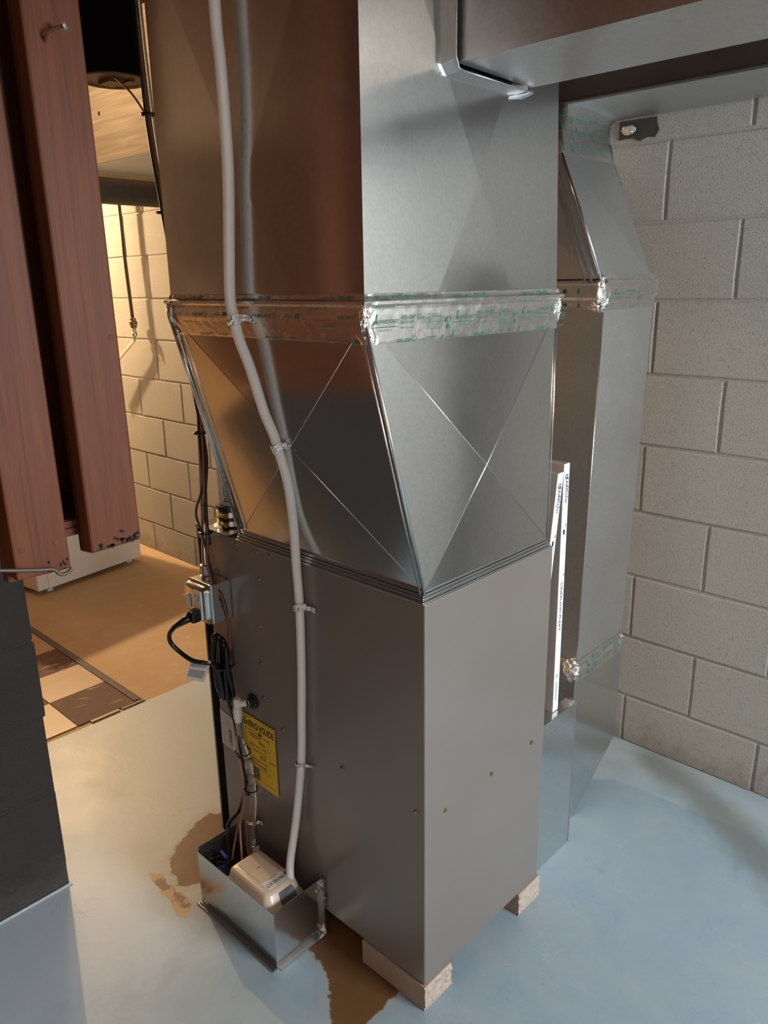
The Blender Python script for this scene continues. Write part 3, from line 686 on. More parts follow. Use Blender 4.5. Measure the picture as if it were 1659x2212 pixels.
tape_unit(gp, frr, .768, 1.405, RNG); put_text(gp, 'HARDCAST', frr, .958, 1.404, .005, .026, .3); put_text(gp, 'FOIL-GRIP', frr, .85, 1.3735, .005, .033, .25); put_bar(gp, frr, .742, .744, 1.374, 1.381); tiny(gp, frr, .88, 1.377, .03, .0014, RNG); tiny(gp, frr, .80, 1.444, .12, .001, RNG)
for v in (1.380, 1.412): put_ring(gp, frl, .20, v, .0055, .0055); tiny(gp, frl, .10, v, .06, .001, RNG); put_bar(gp, frl, .235, .238, v-.006, v+.006)
obj('printing', gp, 'ink_green', tr, fix=False)
prof_b = [(.428, .0008), (.436, .0014), (.449, .0018), (.452, .0042), (.462, .0044), (.466, .0016), (.480, .0014), (.490, .0008)]
tb_ = obj('foil_tape', tape_loop(prof_b, cx_ret, .0010, 6), 'foil', rd, label='printed foil tape round the lower joint')
gp = G()
def frb(u, v):
    import bisect
    zz = [p[0] for p in prof_b]; i = max(0, min(len(prof_b)-2, bisect.bisect(zz, v)-1)); a, b = prof_b[i], prof_b[i+1]; t = max(0, min(1, (v-a[0])/(b[0]-a[0])))
    return Vector((u, RY0-(a[1]+(b[1]-a[1])*t)-.0012, v))
tape_unit(gp, frb, .785, .472, RNG); tape_unit(gp, frb, .79, .4475, RNG); put_text(gp, 'FOIL-GRIP', frb, .725, .470, .005, .03, .25); tiny(gp, frb, .72, .437, .06, .0012, RNG); put_bar(gp, frb, .79, .794, .430, .441)
obj('printing', gp, 'ink_green', tb_, fix=False)
for c, s_, sd in (((.728, RY0+.004, 1.408), (.020, .010, .036), 7), ((.7025, RY0+.012, .466), (.012, .022, .030), 8), ((.716, RY0+.008, 1.379), (.012, .020, .012), 9), ((.952, RY0+.003, .476), (.006, .006, .010), 10)):
    obj('tape_fold', crumple(c, s_, sd, .42), 'crumple', rd, label='crumpled foil tape corner')
# hole chipped in the wall beside the boot
obj('wall_patch', G().prism([(XW-.004, .31, 1.80), (XW-.004, .272, 1.803), (XW-.004, .25, 1.792), (XW-.004, .228, 1.800), (XW-.004, .207, 1.797), (XW-.004, .197, 1.815), (XW-.004, .203, 1.828), (XW-.004, .206, 1.846), (XW-.004, .31, 1.846)], (.003, 0, 0)), 'iron', wr, label='dark broken patch of block')

obj('tape_fold', crumple((XW-.018, .275, 1.820), (.006, .018, .012), 33, .4), 'crumple', rd, label='crumpled foil scrap beside the boot')
rt_ = thing('ceiling_duct', 'flat grey return duct along the top of the block wall', 'duct', (1.02, -.4, 1.85))
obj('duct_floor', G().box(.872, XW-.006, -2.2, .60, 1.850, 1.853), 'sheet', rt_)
obj('duct_side', G().box(.866, .872, -2.2, .60, 1.851, 2.36), 'sheet_shaded', rt_, label='shade-darkened side of the return duct')
obj('duct_lip', G().box(.862, .880, -2.2, .56, 1.847, 1.850), 'iron', rt_)

# ------------------------------------------------------------------ pleated air filters standing on the filter box
def filt(x0b, x0t, z0, z1, y0, y1, label, t=.0235):
    th = thing('air_filter', label, 'filter', (x0b, y0, z0), 'spare air filters')
    def P(u, y, z): k = (z-z0)/(z1-z0); return Vector((x0b+(x0t-x0b)*k+u, y, z))
    def slab(u0, u1, ya, yb_, za, zb): return [P(u0, ya, za), P(u1, ya, za), P(u1, yb_, za), P(u0, yb_, za), P(u0, ya, zb), P(u1, ya, zb), P(u1, yb_, zb), P(u0, yb_, zb)]
    g = G().hull8(slab(0, t, y0, y0+.003, z0, z1)).hull8(slab(0, t, y1-.003, y1, z0, z1)).hull8(slab(0, t, y0+.003, y1-.003, z0, z0+.003))
    obj('frame', g, 'card_white', th)
    g = G().hull8(slab(.001, t-.001, y0+.003, y1-.003, z1-.012, z1-.0095)).hull8(slab(.0, .0022, y0+.003, y0+.2, z1-.0095, z1)).hull8(slab(t-.0022, t, y0+.003, y1-.003, z1-.0095, z1)).hull8(slab(.0, t, y0+.012, y0+.05, z1-.005, z1-.003))
    obj('frame_top', g, 'card', th, label='folded board top edge')
    obj('face', G().hull8(slab(-.0006, 0, y0+.0004, y1, z0+.001, z1-.001)), 'card', th, label='grey board face')
    g = G(); fn = lambda u, v: P(v, y0-.0005, z1-u)
    put_text(g, 'CAIRFLOW', fn, .030, .009, .0085, .062, 0, .01); put_ring(g, fn, .030, .0125, .006, .0022)
    put_text(g, 'CAIRFLOW PLEAT', fn, .285, .009, .0075, .125, 0, .01); put_bar(g, fn, .155, .167, .008, .015); put_bar(g, fn, .141, .149, .017, .019); put_bar(g, fn, .265, .270, .0185, .021)
    put_text(g, 'PLEAT', fn, .034, .018, .0035, .05)
    put_ring(g, fn, .53, .012, .004, .001); tiny(g, fn, .545, .008, .05, .001, RNG); tiny(g, fn, .545, .012, .05, .001, RNG)
    obj('printing', g, 'ink_blue', th, fix=False)
    return th, P
f1, P1 = filt(.5535, .548, .4205, 1.045, .060, .44, 'white-edged pleated air filter standing upright nearest the return duct')
f2, P2 = filt(.446, .5235, .4205, 1.028, .060, .44, 'pleated air filter leaning beside the furnace with blue tape on its face')
for (ya, yb_, za, zb) in ((.115, .150, .93, 1.0), (.140, .16, .80, .87)):
    g = G(); q = [P2(-.0012, ya, zb), P2(-.0012, yb_, zb+.004), P2(-.0012, yb_, za), P2(-.0012, ya+.006, za+.012)]
    g.prism(q, (-.0004, 0, 0)); obj('blue_patch', g, 'blue', f2)

# ------------------------------------------------------------------ condensate pump in its bent sheet-metal pan
pn = thing('pump_pan', 'open galvanised sheet-metal pan on the floor beside the furnace', 'pan', (-.07, .44, 0))
PX, PY0, PY1, PH, T = -.144, .302, .588, .146, .0014
g = G().box(PX, PX+T, PY0, PY1, .0005, PH).box(PX+T, -.006, PY0, PY0+T, .0005, PH+.004).box(PX+T, -.006, PY1-T, PY1, .0005, PH+.012).box(PX+T, -.006, PY0+T, PY1-T, .0005, .002)
obj('pan_body', g, 'galv', pn, bev=.0005)
g = G().box(PX-.012, PX-.0002, PY0-.002, PY1+.004, .0004, .0016).box(PX-.0125, PX-.0112, PY0-.002, PY1+.004, .0016, .005).box(PX-.006, PX-.0048, PY0, PY1, .0016, .006)
obj('foot_flange', g, 'galv_thin', pn)
g = G().box(PX+.004, -.004, PY0-.012, PY0-.0002, .0004, .0016).box(PX+.004, -.004, PY0-.0125, PY0-.0112, .0016, .0045)
g.box(-.010, -.004, PY0-.010, PY0-.0002, .004, PH+.006).box(-.0105, -.0092, PY0-.010, PY0-.0002, .02, PH-.01)
obj('side_flange', g, 'galv_thin', pn)
for p in ((-.018, PY0-.0005, .122), (-.007, PY0-.0105, .105), (-.007, PY0-.0105, .012)): screw(pn, p, (0, -1, 0))
obj('tape_fold', crumple((-.008, PY0-.008, .010), (.005, .005, .007), 21, .4), 'crumple', pn, label='crumpled foil corner')

pu = thing('condensate_pump', 'cream plastic condensate pump sitting inside the sheet-metal pan', 'pump', (-.09, .41, .003))
def rrect(x0, x1, y0, y1, r, z, n=5):
    out = []
    for cx_, cy_, a0 in ((x1-r, y1-r, 0), (x0+r, y1-r, 90), (x0+r, y0+r, 180), (x1-r, y0+r, 270)):
        out += [Vector((cx_+r*math.cos(math.radians(a0+90*k/n)), cy_+r*math.sin(math.radians(a0+90*k/n)), z)) for k in range(n+1)]
    return out
def loft(rings):
    g = G(); n = len(rings[0])
    for r_ in rings: g.v += r_
    g.f = [(i*n+k, i*n+(k+1) % n, (i+1)*n+(k+1) % n, (i+1)*n+k) for i in range(len(rings)-1) for k in range(n)]
    g.f += [tuple(range(n-1, -1, -1)), tuple((len(rings)-1)*n+k for k in range(n))]; return g
A0, A1, B0, B1 = -.138, -.036, .326, .490
obj('tank', loft([rrect(A0+.004, A1-.004, B0+.004, B1-.004, .014, .0035), rrect(A0, A1, B0, B1, .018, .03), rrect(A0-.001, A1+.001, B0-.002, B1+.002, .018, .112)]), 'tank', pu, sm=True, bev=.002)
g = loft([rrect(A0-.003, A1+.003, B0-.004, B1+.004, .020, .1125), rrect(A0-.003, A1+.003, B0-.004, B1+.004, .020, .121), rrect(A0+.001, A1-.001, B0+.004, B1-.003, .018, .126), rrect(A0+.006, A1-.006, B0+.014, B1-.008, .016, .150), rrect(A0+.0105, A1-.0105, B0+.021, B1-.014, .012, .1565), rrect(A0+.014, A1-.014, B0+.025, B1-.018, .010, .158)])
lid = obj('lid', g, 'pump', pu, sm=True, bev=.0012)
obj('lid_panel', loft([rrect(A0+.024, A1-.024, .378, .468, .003, .1582), rrect(A0+.025, A1-.025, .379, .467, .003, .1592)]), 'pump', pu)
obj('lid_slot', G().box(-.091, -.083, .424, .426, .1592, .1596), 'screw', pu)
fn = plane_fn((-.053, .372, .1587), (-1, 0, 0), (0, -1, 0)); g = G()
sg = G(); put_bar(sg, fn, -.004, .062, -.012, .021); obj('sticker', sg, 'paper', pu, fix=False, label='white printed sticker')
fn = plane_fn((-.053, .372, .1590), (-1, 0, 0), (0, -1, 0))
put_text(g, 'PROSELECT', fn, .010, .003, .0095, .050, 0, .01); put_bar(g, fn, .018, .044, -.0075, -.0055)
obj('printing', g, 'ink', pu, fix=False)
g = G(); put_ring(g, fn, .001, .0075, .0058, .0026); put_bar(g, fn, -.0005, .0022, .001, .010); obj('logo', g, 'ink_maroon', pu, fix=False)
fn = plane_fn((-.110, .3235, .095), (1, 0, 0), (0, -.03, 1)); g = G(); g.prism([(-.100, .3208, .1212), (-.058, .3208, .1212), (-.0585, .3295, .1265), (-.0605, .3392, .1495), (-.0985, .3392, .1495), (-.100, .3295, .1265)], (0, -.0006, .0005))
obj('dark_sticker', g, 'ink_grey', pu)
obj('outlet_port', G().lathe((-.058, .345, .122), [(.013, 0), (.013, .010), (.008, .012), (.008, .03)], 16), 'white_plastic', pu, sm=False)
obj('mount_tab', G().box(-.052, -.034, B1+.001, B1+.004, .09, .150), 'pump', pu, bev=.001)
obj('motor_coil', G().lathe((-.085, .545, .055), [(.018, -.02), (.026, -.018), (.026, .018), (.018, .02)], 20, 'y'), 'black', pu)

# vinyl discharge line
pts = [(-.158, .263, 2.37), (-.160, .271, 1.87), (-.160, .267, 1.76), (-.159, .266, 1.68), (-.157, .270, 1.60), (-.157, .280, 1.50), (-.157, .287, 1.42), (-.156, .281, 1.383), (-.148, .282, 1.35),
       (-.130, .280, 1.30), (-.105, .283, 1.225), (-.088, .280, 1.18), (-.076, .282, 1.145), (-.052, .291, 1.08), (-.030, .308, .995), (-.018, .320, .90), (-.014, .321, .815), (-.013, .326, .67), (-.0135, .333, .55),
       (-.014, .341, .44), (-.022, .357, .30), (-.040, .365, .19), (-.052, .355, .155), (-.058, .345, .134)]
vt = tag(obj('vinyl_tube', G().tube(spline(pts, 6), .0092, 14), 'vinyl', sm=True), 'long milky white vinyl drain tube running up the plenum from the pump', 'tube')
def strap(p, nrm, side, seed, label, s=1.0):
    # a strip of foil wrapped round the tube with its twisted tail pressed on the sheet metal
    p = Vector(p); nrm = Vector(nrm).normalized(); side = Vector(side).normalized(); up = nrm.cross(side)
    g = G(); r = random.Random(seed); n = 22; rows = 5; hw = .0075*s
    path = [p+nrm*(.0115*math.cos(a))+side*(.0115*math.sin(a)) for a in [math.radians(-115+230*k/(n-8)) for k in range(n-7)]]
    e = path[-1]
    for k in range(1, 8): path.append(e+side*(.0042*k*s)-nrm*(.0012*k if k < 4 else .0048)+nrm*r.gauss(0, .0012))
    m = len(path)
    for k, q in enumerate(path):
        for j in range(rows):
            w = (j/(rows-1)-.5)*2*hw*(1-.45*(k > m-8)*math.sin((k-m+8)/8*math.pi))
            o = nrm*(r.gauss(0, .0011))+up*(w+.0022*math.sin(k*.45+seed)+r.gauss(0, .0006)); g.v.append(q+o)
    g.f = [(k*rows+j, k*rows+j+1, (k+1)*rows+j+1, (k+1)*rows+j) for k in range(m-1) for j in range(rows-1)]
    o = obj('foil_strap', g, 'crumple', fix=False)
    md = o.modifiers.new('thick', 'SOLIDIFY'); md.thickness = .0012
    return tag(o, label, 'strap', 'twisted foil straps')
strap((-.156, .281, 1.384), (-1, 0, 0), (0, -1, 0), 1, 'twisted foil strap holding the vinyl tube at the taped plenum joint')
strap((-.080, .281, 1.157), (-1, 0, -.28), (0, -1, 0), 2, 'twisted foil strap holding the vinyl tube on the slanted transition')
strap((-.0145, .321, .812), (-1, 0, 0), (0, -1, 0), 3, 'twisted foil strap holding the vinyl tube on the upper furnace side')
strap((-.0145, .342, .434), (-1, 0, 0), (0, -1, 0), 4, 'thin foil strap holding the vinyl tube low on the furnace side', .6)
strap((-.020, .532, .190), (-1, 0, 0), (0, -1, 0), 5, 'twisted foil strap holding the clear drain hose above the pump pan', .6)

# ------------------------------------------------------------------ labels on the furnace side
eg = thing('energy_label', 'yellow energy guide label hanging on the furnace side', 'label', (-.003, .5, .3))
q = [Vector((-.0032, .566, .470)), Vector((-.0032, .445, .468)), Vector((-.0026, .4445, .289)), Vector((-.0034, .562, .294))]
obj('paper', G().prism(q, (.0006, 0, 0)), 'yellow', eg)
def efn(u, v, o=.0004):  # u 0..1 across, v 0..1 up
    a = q[3].lerp(q[2], u); b = q[0].lerp(q[1], u); return a.lerp(b, v)-Vector((o, 0, 0))
ew, eh = .120, .178; en = lambda u, v: efn(u/ew, v/eh)
g = G()
put_text(g, 'EnERG', en, .005, .150, .017, .052, 0, .03); put_text(g, 'GUIDE', en, .0725, .150, .017, .043, 0, .03)
g.add([en(.0600, .164), en(.0635, .167), en(.0665, .156), en(.0665, .140), en(.0635, .140), en(.0635, .155)], [(0, 1, 2, 5), (2, 3, 4, 5)])
g.add([en(.0665, .156), en(.071, .167), en(.0735, .165), en(.0675, .150)], [(0, 1, 2, 3)])
g.add([en(.065, .135), en(.057, .143), en(.060, .1445), en(.065, .140), en(.070, .1445), en(.073, .143)], [(0, 1, 2, 3), (0, 3, 4, 5)])
tiny(g, en, .006, .1725, .030, .0015, RNG); tiny(g, en, .045, .1735, .07, .0012, RNG)
for u0, u1, v0, v1 in ((.010, .094, .0440, .0446), (.0935, .0942, .044, .137), (.010, .0106, .060, .143), (.010, .056, .1425, .143)): put_bar(g, en, u0, u1, v0, v1)
for v, w, u, h in ((.138, .05, .012, .0016), (.131, .050, .020, .0026), (.1255, .036, .026, .0026), (.137, .022, .075, .0016), (.133, .018, .080, .0014), (.098, .012, .020, .0018), (.091, .052, .034, .0022), (.057, .05, .030, .0016), (.053, .036, .040, .0014), (.049, .03, .050, .0012), (.052, .012, .072, .0012), (.100, .010, .076, .001), (.059, .010, .076, .001), (.012, .042, .066, .0012)): tiny(g, en, u, v, w, h, RNG)
put_bar(g, en, .024, .086, .1035, .1052); put_bar(g, en, .024, .086, .0655, .0672)
put_text(g, '96.0', en, .058, .1135, .0105, .022, 0, .012); put_text(g, '95.0', en, .058, .0755, .0105, .022, 0, .012)
for v in (.111, .0725): g.add([en(.0795, v), en(.0835, v), en(.0815, v-.0048)], [(0, 1, 2)])
for v in (.0835, .0815): put_bar(g, en, .095, .119, v, v+.0008)
obj('printing', g, 'ink', eg, fix=False)
g = G(); put_bar(g, en, .022, .052, .012, .044); obj('star_badge', g, 'ink_grey', eg, fix=False, label='dark square badge')
g = G(); enb = lambda u, v: efn(u/ew, v/eh, .0007); put_ring(g, enb, .037, .031, .0085, .0012); put_bar(g, enb, .026, .048, .0145, .0155); put_bar(g, enb, .026, .046, .018, .019); obj('badge_lines', g, 'yellow', eg, fix=False)
rl = thing('rating_sticker', 'pale rating sticker with vertical print at the front edge of the furnace side', 'label', (-.001, .63, .34))
q2 = [Vector((-.0012, .6620, .439)), Vector((-.0012, .600, .4275)), Vector((-.0012, .6045, .338)), Vector((-.0012, .6630, .341))]
obj('paper', G().prism(q2, (.0006, 0, 0)), 'lilac_paper', rl)
cn = plane_fn((-.0016, .662, .341), (0, 0, 1), (0, 1, 0)); g = G()
put_text(g, 'CARRIER', cn, .010, -.043, .0075, .042, .2, .012)
tiny(g, cn, .012, -.032, .05, .0012, RNG); tiny(g, cn, .014, -.035, .04, .0012, RNG); tiny(g, cn, .006, -.012, .06, .0008, RNG); tiny(g, cn, .062, -.028, .014, .001, RNG); tiny(g, cn, .062, -.031, .014, .001, RNG)
obj('printing', g, 'ink', rl, fix=False)

# ------------------------------------------------------------------ junction box, conduit, cord, wires
jb = thing('junction_box', 'square steel outlet and switch box on the upper furnace side', 'electrical box', (-.03, .62, .75))
Y0, Y1, Z0, Z1 = .5765, .6600, .706, .800
obj('box_body', G().box(-.054, -.0004, Y0, Y1, Z0, Z1), 'zinc', jb, bev=.003)
g = G().prism([(-.0545, Y0-.001, Z0+.012), (-.0545, Y0+.012, Z0-.002), (-.0545, Y1-.010, Z0-.002), (-.0545, Y1+.012, Z0+.018), (-.0545, Y1+.012, Z1-.014), (-.0545, Y1, Z1+.002), (-.0545, Y0+.010, Z1+.002), (-.0545, Y0-.001, Z1-.010)], (-.002, 0, 0))
obj('cover_rim', g, 'zinc', jb, bev=.0008)
g = loft([[Vector((-.0566, p.x, p.y)) for p in rrect(Y0+.004, Y1+.006, Z0+.004, Z1-.004, .014, 0)], [Vector((-.066, p.x, p.y)) for p in rrect(Y0+.008, Y1+.003, Z0+.008, Z1-.008, .012, 0)], [Vector((-.068, p.x, p.y)) for p in rrect(Y0+.012, Y1, Z0+.011, Z1-.011, .010, 0)]])
obj('raised_cover', g, 'zinc', jb, sm=True, bev=.0008)
oc = obj('outlet', G().box(-.0712, -.0675, .5925, .6225, .718, .786), 'white_plastic', jb, bev=.002, label='white duplex outlet')
g = G()
for zc2 in (.735, .768): g.box(-.0716, -.0711, .600, .6014, zc2, zc2+.009).box(-.0716, -.0711, .612, .6134, zc2, zc2+.008).box(-.0716, -.0711, .605, .608, zc2-.006, zc2-.003)
obj('socket_slots', g, 'ink', oc)
obj('switch_tab', G().box(-.0700, -.0681, .640, .652, .737, .766).box(-.0700, -.0681, .652, .668, .754, .762), 'white_plastic', jb, bev=.0008)
g = G()
for y, z in ((.584, .790), (.657, .790), (.582, .716), (.64, .716), (.601, .789)): g.lathe((-.0566, y, z), [(.0035, 0), (.0035, -.003), (.0025, -.0036)], 8, 'x')

g = G().box(-.030, -.027, Y0-.0003, Y0+.0005, .742, .746).box(-.034, -.031, Y0-.0003, Y0+.0005, .760, .764).box(-.042, -.038, .60, .606, Z1-.0002, Z1+.0004).box(-.042, -.038, .62, .626, Z1-.0002, Z1+.0004)
obj('knockout', g, 'ink', jb)
cb = thing('conduit', 'steel conduit rising from the outlet box past the plenum', 'conduit', (-.02, .635, .80))
obj('pipe', G().tube(spline([(-.028, .628, .806), (-.026, .630, .86), (-.018, .636, .905), (-.010, .641, 1.0), (-.002, .645, 1.10), (.002, .648, 1.22), (-.008, .655, 1.40), (-.024, .668, 1.58), (-.036, .68, 1.80), (-.042, .69, 2.37)], 6), .0085, 14), 'emt', cb, sm=True)
g = G().lathe((-.028, .628, .800), [(.0145, 0), (.0145, .006), (.0115, .008), (.0115, .026), (.0135, .027), (.0135, .031), (.010, .033)], 14)
obj('connector', g, 'emt', cb)
obj('set_screw', G().lathe((-.028, .6175, .818), [(.004, 0), (.004, -.007)], 8, 'y'), 'screw', cb)
obj('pipe_strap', G().box(-.030, .006, .622, .630, .894, .906).lathe((-.0195, .6355, .898), [(.0115, -.004), (.0115, .008)], 14), 'zinc', cb, bev=.001)
pc = thing('power_cord', 'black power cord looping from the outlet to a tied bundle', 'cord', (-.05, .6, .66))
pg = G().hull8([(-.095, .594, .716), (-.072, .594, .716), (-.072, .620, .716), (-.095, .620, .716), (-.095, .596, .742), (-.072, .594, .744), (-.072, .620, .744), (-.095, .618, .742)])
plug = obj('plug', pg, 'cord', pc, bev=.004, seg=3)
obj('strain_relief', G().tube([(-.094, .607, .729), (-.104, .612, .724), (-.116, .620, .716), (-.124, .630, .707)], [.010, .009, .0065, .0055], 10), 'cord', pc, sm=True)
run = [(-.116, .620, .716), (-.124, .632, .704), (-.124, .650, .684), (-.118, .658, .660), (-.108, .645, .640), (-.095, .615, .622), (-.078, .590, .617), (-.058, .585, .608), (-.040, .590, .590), (-.030, .596, .57)]
obj('cable', G().tube(spline(run, 7), .0052, 10), 'cord', pc, sm=True)
lp = G()
for k, (dx, dy, za, zb) in enumerate(((0, 0, .655, .500), (-.008, .010, .662, .510), (-.010, -.006, .648, .496), (-.018, .004, .655, .505), (-.006, -.014, .640, .508))):
    cy, hw = .596+dy, .022-.0015*k; cxx = -.018+dx; P = []
    for i in range(17):
        a = 2*math.pi*i/16; s_ = math.sin(a); pinch = .35+.65*abs(s_)**1.2
        P.append((cxx+.004*math.cos(a*2+k), cy+hw*math.cos(a)*pinch+.004*s_, (za+zb)/2+(za-zb)/2*s_))
    lp.tube(spline(P, 4), .0056, 9, False)
obj('bundle', lp, 'cord', pc, sm=True)
obj('bundle_tie', G().tube([(-.018+.026*math.cos(a)-.006, .596+.020*math.sin(a), .590+.004*math.sin(a)) for a in [k*math.pi/8 for k in range(17)]], .0026, 8, False), 'black', pc, sm=True)
dr = [(-.026, .590, .505), (-.024, .576, .475), (-.026, .562, .450), (-.028, .546, .40), (-.030, .534, .35), (-.032, .530, .31), (-.034, .538, .27), (-.038, .560, .215), (-.050, .592, .165), (-.068, .570, .130), (-.088, .535, .10), (-.09, .51, .085)]
obj('cable', G().tube(spline(dr, 7), .0048, 10), 'cord', pc, sm=True)
wt = [Vector((-.092, .622, .620)), Vector((-.068, .577, .622)), Vector((-.076, .602, .562)), Vector((-.100, .640, .568))]
wl = obj('warning_tag', G().prism(wt, (.0003, .0003, 0)), 'paper', pc, label='white printed warning tag')
wf_ = lambda u, v: wt[3].lerp(wt[2], u).lerp(wt[0].lerp(wt[1], u), v)+Vector((-.0007, -.0007, 0)); g = G()
for k in range(13):
    if k in (5, 6): continue
    u = .08
    while u < .82: l = RNG.uniform(.04, .11); put_bar(g, wf_, u, min(.86, u+l), .92-k*.062, .945-k*.062); u += l+.02
obj('tag_print', g, 'ink', wl, fix=False)
tw = thing('control_wires', 'thin brown and black control wires tied along the conduit', 'wire', (-.02, .63, .9))
def wire(name, pts, r, m): return obj(name, G().tube(spline(pts, 6), r, 8), m, tw, sm=True)
wire('wire', [(-.055, .672, 2.37), (-.050, .664, 1.82), (-.036, .655, 1.58), (-.020, .643, 1.40), (-.010, .633, 1.22), (-.012, .627, 1.10), (-.020, .624, 1.0), (-.026, .628, .95), (-.022, .620, .905), (-.034, .612, .85), (-.040, .590, .80), (-.030, .5725, .77), (-.022, .5725, .735), (-.014, .575, .69), (-.012, .580, .63), (-.014, .585, .55), (-.022, .580, .49), (-.030, .560, .43), (-.036, .540, .37), (-.040, .526, .31), (-.046, .530, .25), (-.060, .545, .17), (-.085, .535, .115)], .0022, 'copper_wire')
wire('wire', [(-.050, .675, 2.37), (-.046, .668, 1.82), (-.032, .658, 1.58), (-.016, .648, 1.40), (-.008, .638, 1.22), (-.014, .634, 1.12), (-.016, .630, 1.02), (-.034, .640, .955), (-.030, .628, .905), (-.030, .612, .845), (-.036, .585, .80), (-.026, .5735, .765), (-.018, .5735, .72), (-.010, .584, .67), (-.012, .575, .60)], .0026, 'black')
wire('wire', [(-.047, .660, 2.37), (-.052, .668, 1.84), (-.040, .660, 1.60), (-.022, .652, 1.40), (-.012, .642, 1.22), (-.004, .634, 1.13), (-.002, .630, 1.07), (-.012, .630, 1.0), (-.018, .626, .93), (-.022, .615, .88)], .0040, 'black')
wire('wire', [(-.034, .552, .425), (-.038, .541, .37), (-.040, .528, .315), (-.040, .530, .26), (-.050, .540, .20), (-.066, .52, .14), (-.080, .50, .11)], .0026, 'pink_wire')
for p, rr_ in (((-.010, .634, 1.13), .0135), ((-.020, .631, .905), .014), ((-.036, .660, 1.58), .0135), ((-.043, .672, 1.76), .0135)):
    wire_tie = obj('zip_tie', G().tube([(p[0]+rr_*math.cos(a), p[1]+rr_*math.sin(a), p[2]) for a in [k*math.pi/6 for k in range(13)]], .0022, 8, False), 'black', tw, sm=True)
g = G().tube([(-.092, .545, .118), (-.098, .560, .136)], [.0055, .0035], 8).tube([(-.108, .53, .115), (-.122, .548, .105)], [.0055, .0035], 8)
obj('wire_nut', g, 'nut_blue', tw, label='blue wire nuts')
obj('wire_knot', G().tube(spline([(-.112, .585, .128), (-.13, .575, .135), (-.125, .56, .13), (-.105, .565, .12), (-.09, .545, .125), (-.10, .53, .12), (-.118, .55, .118), (-.092, .50, .075)], 6), .0026, 8), 'black', tw, sm=True)

dh = thing('drain_hose', 'white drain elbow with clear hose running down to the pump pan', 'hose', (-.03, .54, .35))
obj('elbow', G().tube(spline([(-.030, .545, .462), (-.030, .544, .50), (-.030, .543, .524)], 4), [.0085]*8+[.0085], 14).tube([(-.030, .5435, .508), (-.014, .528, .511)], .0075, 12).lathe((-.030, .5445, .472), [(.0105, 0), (.0105, .028)], 14), 'white_plastic', dh, sm=False, bev=.001)
obj('grommet', G().lathe((-.002, .520, .513), [(.019, .001), (.019, -.004), (.013, -.007), (.011, -.014)], 18, 'x'), 'black', dh)
obj('spring_clamp', G().tube([(-.010, .5245+.0125*math.cos(a), .512+.0125*math.sin(a)) for a in [k*math.pi/9 for k in range(19)]], .0013, 6, False).tube([(-.0155, .5285+.0118*math.cos(a), .511+.0118*math.sin(a)) for a in [k*math.pi/9 for k in range(19)]], .0013, 6, False), 'zinc', dh, sm=True)
obj('clear_tube', G().tube(spline([(-.030, .545, .475), (-.029, .545, .45), (-.027, .538, .40), (-.024, .524, .355), (-.022, .517, .310), (-.021, .519, .25), (-.020, .530, .19), (-.024, .532, .14), (-.04, .50, .10)], 6), .0075, 12), 'clear', dh, sm=True)
obj('hose_coupling', G().lathe((-.024, .523, .332), [(.0085, 0), (.0108, .006), (.0108, .030), (.0085, .036)], 14).lathe((-.022, .518, .27), [(.0080, 0), (.0090, .004), (.0090, .05), (.0080, .054)], 14), 'clear', dh)
for p, rr_, sd in (((-.029, .541, .388), .0165, 1), ((-.028, .522, .296), .0150, 2)):
    obj('zip_tie', G().tube([(p[0]+rr_*math.cos(a), p[1]-.004+rr_*1.15*math.sin(a), p[2]+.004*math.sin(a)) for a in [k*math.pi/8 for k in range(17)]], .0016, 8, False).box(p[0]-.022, p[0]-.015, p[1]-.022, p[1]-.014, p[2]-.004, p[2]+.004), 'black', dh)

# ------------------------------------------------------------------ intake pipe on top of the furnace
pv = thing('vent_pipe', 'white plastic vent pipe rising behind the plenum from a clamped coupling', 'pipe', (.052, .622, ZT))
PC = (.052, .622)
obj('pipe', G().lathe((*PC, .955), [(.0300, 0), (.0300, 1.0)], 28), 'pvc', pv, sm=True)
obj('coupling', G().lathe((*PC, .907), [(.046, 0), (.046, .004), (.036, .008), (.036, .046), (.039, .048), (.039, .053), (.033, .054)], 28), 'black', pv, sm=False)
for z, z2 in ((.914, .926), (.935, .947)):
    c = obj('hose_clamp', G().lathe((*PC, z), [(.0372, 0), (.0372, z2-z)], 28), 'zinc', pv)
    g = G()
    for k in range(16):
        a = math.radians(215+k*3.2); g.bar((PC[0]+.0374*math.cos(a), PC[1]+.0374*math.sin(a), z+.002), (PC[0]+.0374*math.cos(a), PC[1]+.0374*math.sin(a), z2-.002), .0009, .0006)
    obj('clamp_slots', g, 'rusty', c); a = math.radians(205)
    obj('clamp_screw', G().lathe((PC[0]+.042*math.cos(a), PC[1]+.042*math.sin(a), (z+z2)/2), [(.006, -.008), (.006, .004), (.0045, .005), (.0045, .010)], 10, 'y'), 'screw', c)
g = G(); R_ = .0304
def cyl(u, v): a = math.radians(206)+v/R_; return Vector((PC[0]+R_*math.cos(a), PC[1]+R_*math.sin(a), 1.046-u))
put_text(g, '2"', cyl, .002, -.004, .0135, .012); put_text(g, 'CRESLINE', cyl, .018, -.004, .0115, .060, 0, .008)
obj('printing', g, 'ink', pv, fix=False)
obj('mount_plate', G().box(-.01, .095, .56, .655, ZT+.0062, ZT+.008).box(.02, .026, .555, .562, ZT+.008, ZT+.012), 'zinc', pv)

